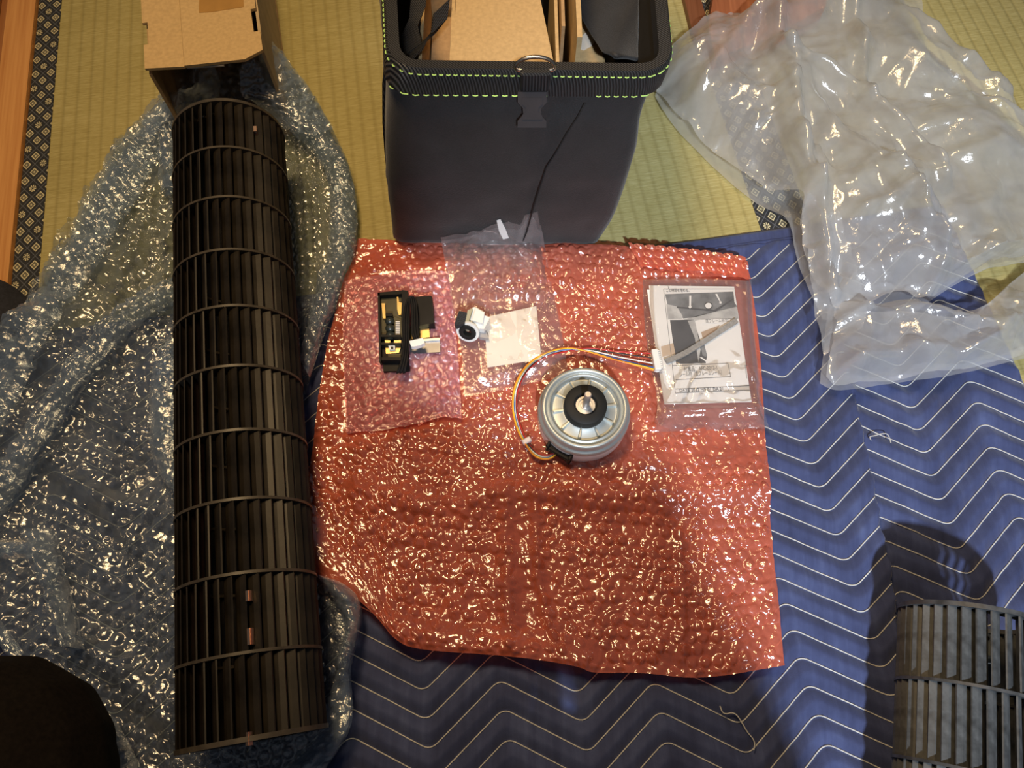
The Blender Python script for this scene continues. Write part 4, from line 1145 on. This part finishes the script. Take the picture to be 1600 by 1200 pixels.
kc('caption_box', [(466, 352), (724, 344), (730, 372), (470, 382)], zi + .0003, M_PAPER)
kc('thumb_print', [(190, 540), (275, 515), (290, 590), (200, 610)], zi + .0001, simple('tan_print', (.55, .42, .30), .8))
kc('thumb_print', [(470, 440), (600, 390), (560, 440), (480, 490)], zi + .0003, simple('brown_print', (.42, .30, .20), .8))
def kline(a, b_, w=2.6):
    dx, dy = b_[0] - a[0], b_[1] - a[1]; d_ = math.hypot(dx, dy); nx_, ny_ = -dy / d_ * w / 2, dx / d_ * w / 2
    return [(a[0] + nx_, a[1] + ny_), (b_[0] + nx_, b_[1] + ny_), (b_[0] - nx_, b_[1] - ny_), (a[0] - nx_, a[1] - ny_)]
mb = MB()
for a, b_ in [((208, 140), (290, 862)), ((290, 862), (812, 840)), ((290, 834), (808, 810)), ((270, 672), (655, 655)), ((655, 655), (674, 748)), ((674, 748), (292, 770)), ((208, 140), (695, 140)), ((773, 670), (786, 760)), ((773, 670), (790, 668)), ((655, 822), (658, 845)), ((468, 352), (724, 344)), ((240, 120), (243, 140))]:
    mb.prism([P(*Kc(*q_), ZI) for q_ in kline(a, b_)], ZI + zi, ZI + zi + .00045)
build('printed_rules', mb, M_INK2, ins, world=True)
def text(body, x, y, x2, y2, size, m=M_INK):
    cu = bpy.data.curves.new('printed_text', 'FONT'); cu.body = body; cu.size = size
    o_ = bpy.data.objects.new('printed_text', cu); C.objects.link(o_)
    bpy.context.view_layer.update()
    me = bpy.data.meshes.new_from_object(o_.evaluated_get(bpy.context.evaluated_depsgraph_get()))
    bpy.data.objects.remove(o_)
    a = P3(*Kc(x, y), ZI + zi + .0006); b_ = P3(*Kc(x2, y2), ZI + zi + .0006)
    xs = [v.co.x for v in me.vertices] or [0, 1]; wd = max(max(xs), 1e-4)
    me.materials.clear(); me.materials.append(m)
    o_ = bpy.data.objects.new('printed_text', me); link(o_, ins)
    an = math.atan2(b_.y - a.y, b_.x - a.x); k = (b_ - a).length / wd
    o_.matrix_basis = PM[ins].inverted() @ Matrix.Translation(a) @ Matrix.Rotation(an, 4, 'Z') @ Matrix.Diagonal((k, 1, 1, 1))
text('この隙間を埋める。', 224, 160, 388, 158, .0045)
text('底フレーム嵌合口から', 500, 374, 720, 364, .0045, M_INK2)
text('付属品：AFC-0012-1', 350, 712, 580, 698, .0058, M_INK2)
text('シール材（底フレームシール）', 318, 748, 614, 732, .0058, M_INK2)
text('DATE 2022 M0-01 DA.21', 318, 855, 622, 843, .0046)
fs = [P(*Kc(a, b_), ZI + .002) for a, b_ in [(222, 642), (330, 602), (450, 530), (580, 445), (716, 358)]]
fs = chaikin(fs, 2)
fo = build('foam_strip', MB().ribbon([(p[0], p[1], ZI + .0018) for p in fs], .0050, .0026, (.45, -.85, 0)), M_FOAM, None, True, auto=40); tag(fo, 'narrow grey foam sealing strip lying diagonally across the instruction sheet', 'foam strip')

# ================================================================== BIG CLEAR PLASTIC BAG
bp_ = []
def bagz(x, y, off, seed, folds, amp=1.0):
    z = ground(x, y) + off + amp * (.016 * np.clip(fbm(x * 5, y * 5, seed, 2) - .30, 0, 1) + .0030 * ridged(x * 9, y * 9, seed + 2, 3) + crinkle(x, y, .26, 9, seed + 5) + crinkle(x, y, .10, 26, seed + 6) + crinkle(x, y, .42, 50, seed + 8) * np.clip(vnoise(x * 9, y * 9, seed + 44) * 2.4 - .9, 0, 1))
    for fpx, h, w_ in folds: z = z + amp * ridge(x, y, fpx, h, w_, .03)
    return z
folds = [([(1192, 48), (1200, 110), (1212, 180), (1222, 250), (1240, 330)], .030, .012), ([(1175, 40), (1150, 80), (1110, 130), (1080, 165)], .016, .010), ([(1315, 40), (1325, 110), (1333, 190)], .012, .006),
         ([(1200, 130), (1260, 140), (1310, 165), (1350, 210), (1410, 270), (1440, 320)], .020, .010), ([(1230, 150), (1290, 250), (1370, 330), (1430, 410)], .018, .014), ([(1450, 280), (1520, 270), (1600, 290)], .012, .012),
         ([(1390, 60), (1460, 120), (1540, 180)], .010, .012), ([(1450, 180), (1530, 215), (1600, 240)], .010, .008), ([(1255, 320), (1275, 400), (1290, 470)], .016, .007), ([(1320, 370), (1380, 350), (1400, 390)], .010, .007), ([(1420, 400), (1440, 440), (1430, 490)], .010, .006)]
bgT = [(1029, 128), (1042, 78), (1072, 50), (1150, 15), (1215, -8), (1300, -60), (1400, -70)]
bgR = [(1400, -70), (1425, -5), (1468, 72), (1560, 155), (1640, 215), (1700, 300), (1660, 392), (1600, 396), (1532, 418)]
bgB = [(1292, 492), (1340, 491), (1390, 465), (1430, 488), (1470, 455), (1532, 418)]
bgL = [(1029, 128), (1046, 166), (1110, 230), (1180, 292), (1240, 330), (1250, 400), (1270, 450), (1292, 492)]
x, y, S, T, W, H = coons(bgT, bgR, bgB, bgL, .0022, .03)
e = np.minimum.reduce([S * W, (1 - S) * W, T * H, (1 - T) * H])
lift = sstep(0, .05, e)
bp_.append((x, y, bagz(x, y, .004 + .030 * lift, 5, folds)))
bp_.append((x, y, bagz(x, y, .003 + .002 * lift, 15, [], .35) + .001))
lT = [(1292, 490), (1340, 490), (1425, 488), (1470, 497), (1512, 500), (1545, 474), (1580, 440), (1640, 395)]
lR = [(1640, 395), (1650, 470), (1660, 545)]
lB = [(1280, 600), (1298, 611), (1320, 612), (1400, 600), (1480, 592), (1560, 570), (1660, 545)]
lL = [(1292, 490), (1287, 550), (1280, 600)]
folds2 = [([(1340, 500), (1420, 500), (1520, 525), (1560, 520)], .012, .008), ([(1310, 585), (1400, 565), (1470, 570), (1560, 545)], .012, .008), ([(1325, 590), (1310, 565), (1300, 545)], .010, .006), ([(1400, 555), (1430, 580)], .010, .006), ([(1290, 520), (1330, 500)], .010, .006), ([(1485, 575), (1530, 540), (1545, 520)], .009, .006)]
x, y, S, T, W, H = coons(lT, lR, lB, lL, .0020, .02)
e = np.minimum.reduce([S * W, (1 - S) * W, T * H, (1 - T) * H]); lift = sstep(0, .03, e)
bp_.append((x, y, bagz(x, y, .004 + .014 * lift, 25, folds2)))
bp_.append((x, y, bagz(x, y, .003 + .002 * lift, 35, [], .4)))
# left lip joining body and mouth
x, y, S, T, W, H = coons([(1243, 335), (1300, 350)], [(1300, 350), (1330, 420), (1345, 492), (1340, 520)], [(1284, 560), (1340, 520)], [(1243, 335), (1252, 400), (1270, 500), (1284, 560)], .0020, .03)
bp_.append((x, y, bagz(x, y, .012, 45, folds)))
sheet_obj('plastic_bag', bp_, M_BIGBAG, 'large crumpled milky clear plastic bag at the upper right', 'plastic bag')

# ================================================================== DARK CLOTH at the left edge
xs = np.linspace(-1, 1, 40); CX, CY = np.meshgrid(xs, xs)
c0 = P3(-72, 487, .03)
x = c0.x + CX * .066; y = c0.y + CY * .055 - .3 * CX * .02
rr_ = (np.abs(CX) ** 1.6 + np.abs(CY) ** 1.6)
z = .002 + .034 * np.clip(1 - rr_, 0, 1) ** .45 + .006 * (ridged(x * 25, y * 25, 3, 3) - .5) * np.clip(1 - rr_, 0, 1)
z = z - .006 * np.exp(-(seg_dist(x, y, wpts([(0, 440), (12, 465), (22, 492)], .03)) / .0025) ** 2)
kk = np.clip(1 - rr_, 0, 1) <= 0
ang_ = np.arctan2(CY, CX); k = np.where(rr_ > 1, (1 / np.maximum(rr_, 1)) ** (1 / 1.6), 1)
x = c0.x + CX * k * .066; y = c0.y + CY * k * .055
z = np.where(rr_ >= 1, .0015, z)
o = bpy.data.objects.new('folded_cloth', gridmesh('folded_cloth', [(x, y, z)], M_NAVYCLOTH)); link(o)
tag(o, 'dark navy folded cloth on the wooden threshold at the left edge', 'cloth')

# ================================================================== KNEELING PHOTOGRAPHER (one knee in view)
def limb(mb, a, b, ra, rb, n=14):
    a, b = Vector(a), Vector(b)
    mb.tube([a, a.lerp(b, .35), a.lerp(b, .7), b], [ra, ra * .7 + rb * .3, ra * .35 + rb * .65, rb], n)
    mb.sphere(a, ra, n, 8); mb.sphere(b, rb, n, 8)
body = MB()
hipL, hipR, kneL, kneR = (-.22, -.52, .20), (-.01, -.57, .20), (-.365, -.050, .105), (.06, -.22, .115)
limb(body, hipL, kneL, .105, .084); limb(body, hipR, kneR, .105, .074)
limb(body, kneL, (-.30, -.53, .062), .064, .045); limb(body, kneR, (.03, -.62, .062), .062, .045)
limb(body, (-.30, -.53, .062), (-.28, -.66, .035), .042, .030); limb(body, (.03, -.62, .062), (.03, -.74, .035), .042, .030)
limb(body, (-.095, -.56, .22), (-.095, -.50, .45), .155, .150); limb(body, (-.095, -.50, .45), (-.095, -.42, .66), .150, .155)
shL, shR = (-.285, -.41, .70), (.095, -.41, .70)
limb(body, shL, shR, .068, .068); limb(body, (-.095, -.41, .68), (-.095, -.37, .82), .085, .055)
elL, elR = (-.37, -.38, .45), (.175, -.37, .45); wrL, wrR = (-.335, -.21, .302), (.09, -.24, .245)
limb(body, shL, elL, .058, .048); limb(body, shR, elR, .058, .048); limb(body, elL, wrL, .046, .030); limb(body, elR, wrR, .046, .030)
hd = Vector((-.095, -.335, .93))
body.sphere(hd, .10, 20, 14, (.78, .92, 1.12)); limb(body, hd + Vector((0, .02, -.06)), hd + Vector((0, .05, -.085)), .055, .03)
body.sphere(hd + Vector((0, .094, -.02)), .014, 10, 8, (.8, 1.1, 1.5))
for s_ in (-1, 1): body.sphere(hd + Vector((s_ * .078, -.005, -.01)), .022, 10, 8, (.4, .8, 1.2))
for wr, s_ in ((wrL, 1), (wrR, -1)):
    # hands lie palm down along the thighs, fingers slightly curled
    w_ = Vector(wr); palm = w_ + Vector((s_ * .012, .055, -.030))
    limb(body, w_, palm, .028, .030)
    for k in range(4):
        b0 = palm + Vector(((k - 1.5) * .0200 * s_, .016, -.004)); L_ = (.042, .048, .045, .036)[k]
        b1 = b0 + Vector(((k - 1.5) * .005 * s_, L_, -.008)); limb(body, b0, b1, .0088, .0082, 10); limb(body, b1, b1 + Vector((0, L_ * .6, -.016)), .0082, .0072, 10)
    t0 = palm + Vector((s_ * .026, -.015, -.004)); t1 = t0 + Vector((s_ * .022, .026, -.006)); limb(body, t0, t1, .012, .0105, 8); limb(body, t1, t1 + Vector((s_ * .006, .026, -.008)), .0105, .0085, 8)
person = thing('person', 'person kneeling in black trousers, one dark knee at the lower left corner', 'person', (-.165, -.5, 0))
tmp = build('body_blocks', body, None)
md = tmp.modifiers.new('r', 'REMESH'); md.mode = 'VOXEL'; md.voxel_size = .0042
md = tmp.modifiers.new('s', 'SMOOTH'); md.factor = .5; md.iterations = 4
bpy.context.view_layer.update()
me = bpy.data.meshes.new_from_object(tmp.evaluated_get(bpy.context.evaluated_depsgraph_get()))
bpy.data.objects.remove(tmp)
me.transform(PM[person].inverted()); me.materials.clear(); me.materials.append(M_TROUSER); me.materials.append(M_SKIN)
n_ = len(me.polygons); cen = np.zeros(n_ * 3); me.polygons.foreach_get('center', cen); cen = cen.reshape(-1, 3) + np.array([-.165, -.5, 0])
skin = cen[:, 2] > .80
for wr, s_ in ((wrL, 1), (wrR, -1)):
    a_ = np.array(wr) + (s_ * .002, .012, -.004); b_ = np.array(wr) + (s_ * .012, .150, -.060); ab = b_ - a_
    t_ = ((cen - a_) @ ab) / (ab @ ab); d_ = np.linalg.norm(cen - a_ - np.clip(t_, 0, 1)[:, None] * ab, axis=1)
    skin = skin | ((t_ > 0) & (d_ < .062) & (cen[:, 2] > a_[2] - .030 + (b_[2] - a_[2]) * np.clip(t_, 0, 1)))
me.polygons.foreach_set('material_index', skin.astype(np.int32)); me.polygons.foreach_set('use_smooth', np.ones(n_, bool)); me.update()
link(bpy.data.objects.new('body', me), person)
hair = MB().sphere(hd + Vector((0, -.018, .022)), .106, 20, 14, (.80, .90, 1.08))
build('hair', hair, simple('black_hair', (.01, .008, .007), .5), person, True, world=True)
for s_ in (-1, 1): build('eye', MB().sphere(hd + Vector((s_ * .03, .083, .0)), .011, 10, 8), M_RUBBER, person, True, world=True)
build('mouth', MB().sphere(hd + Vector((0, .082, -.058)), .014, 10, 8, (1.3, .4, .35)), simple('lips', (.42, .20, .17), .5), person, True, world=True)
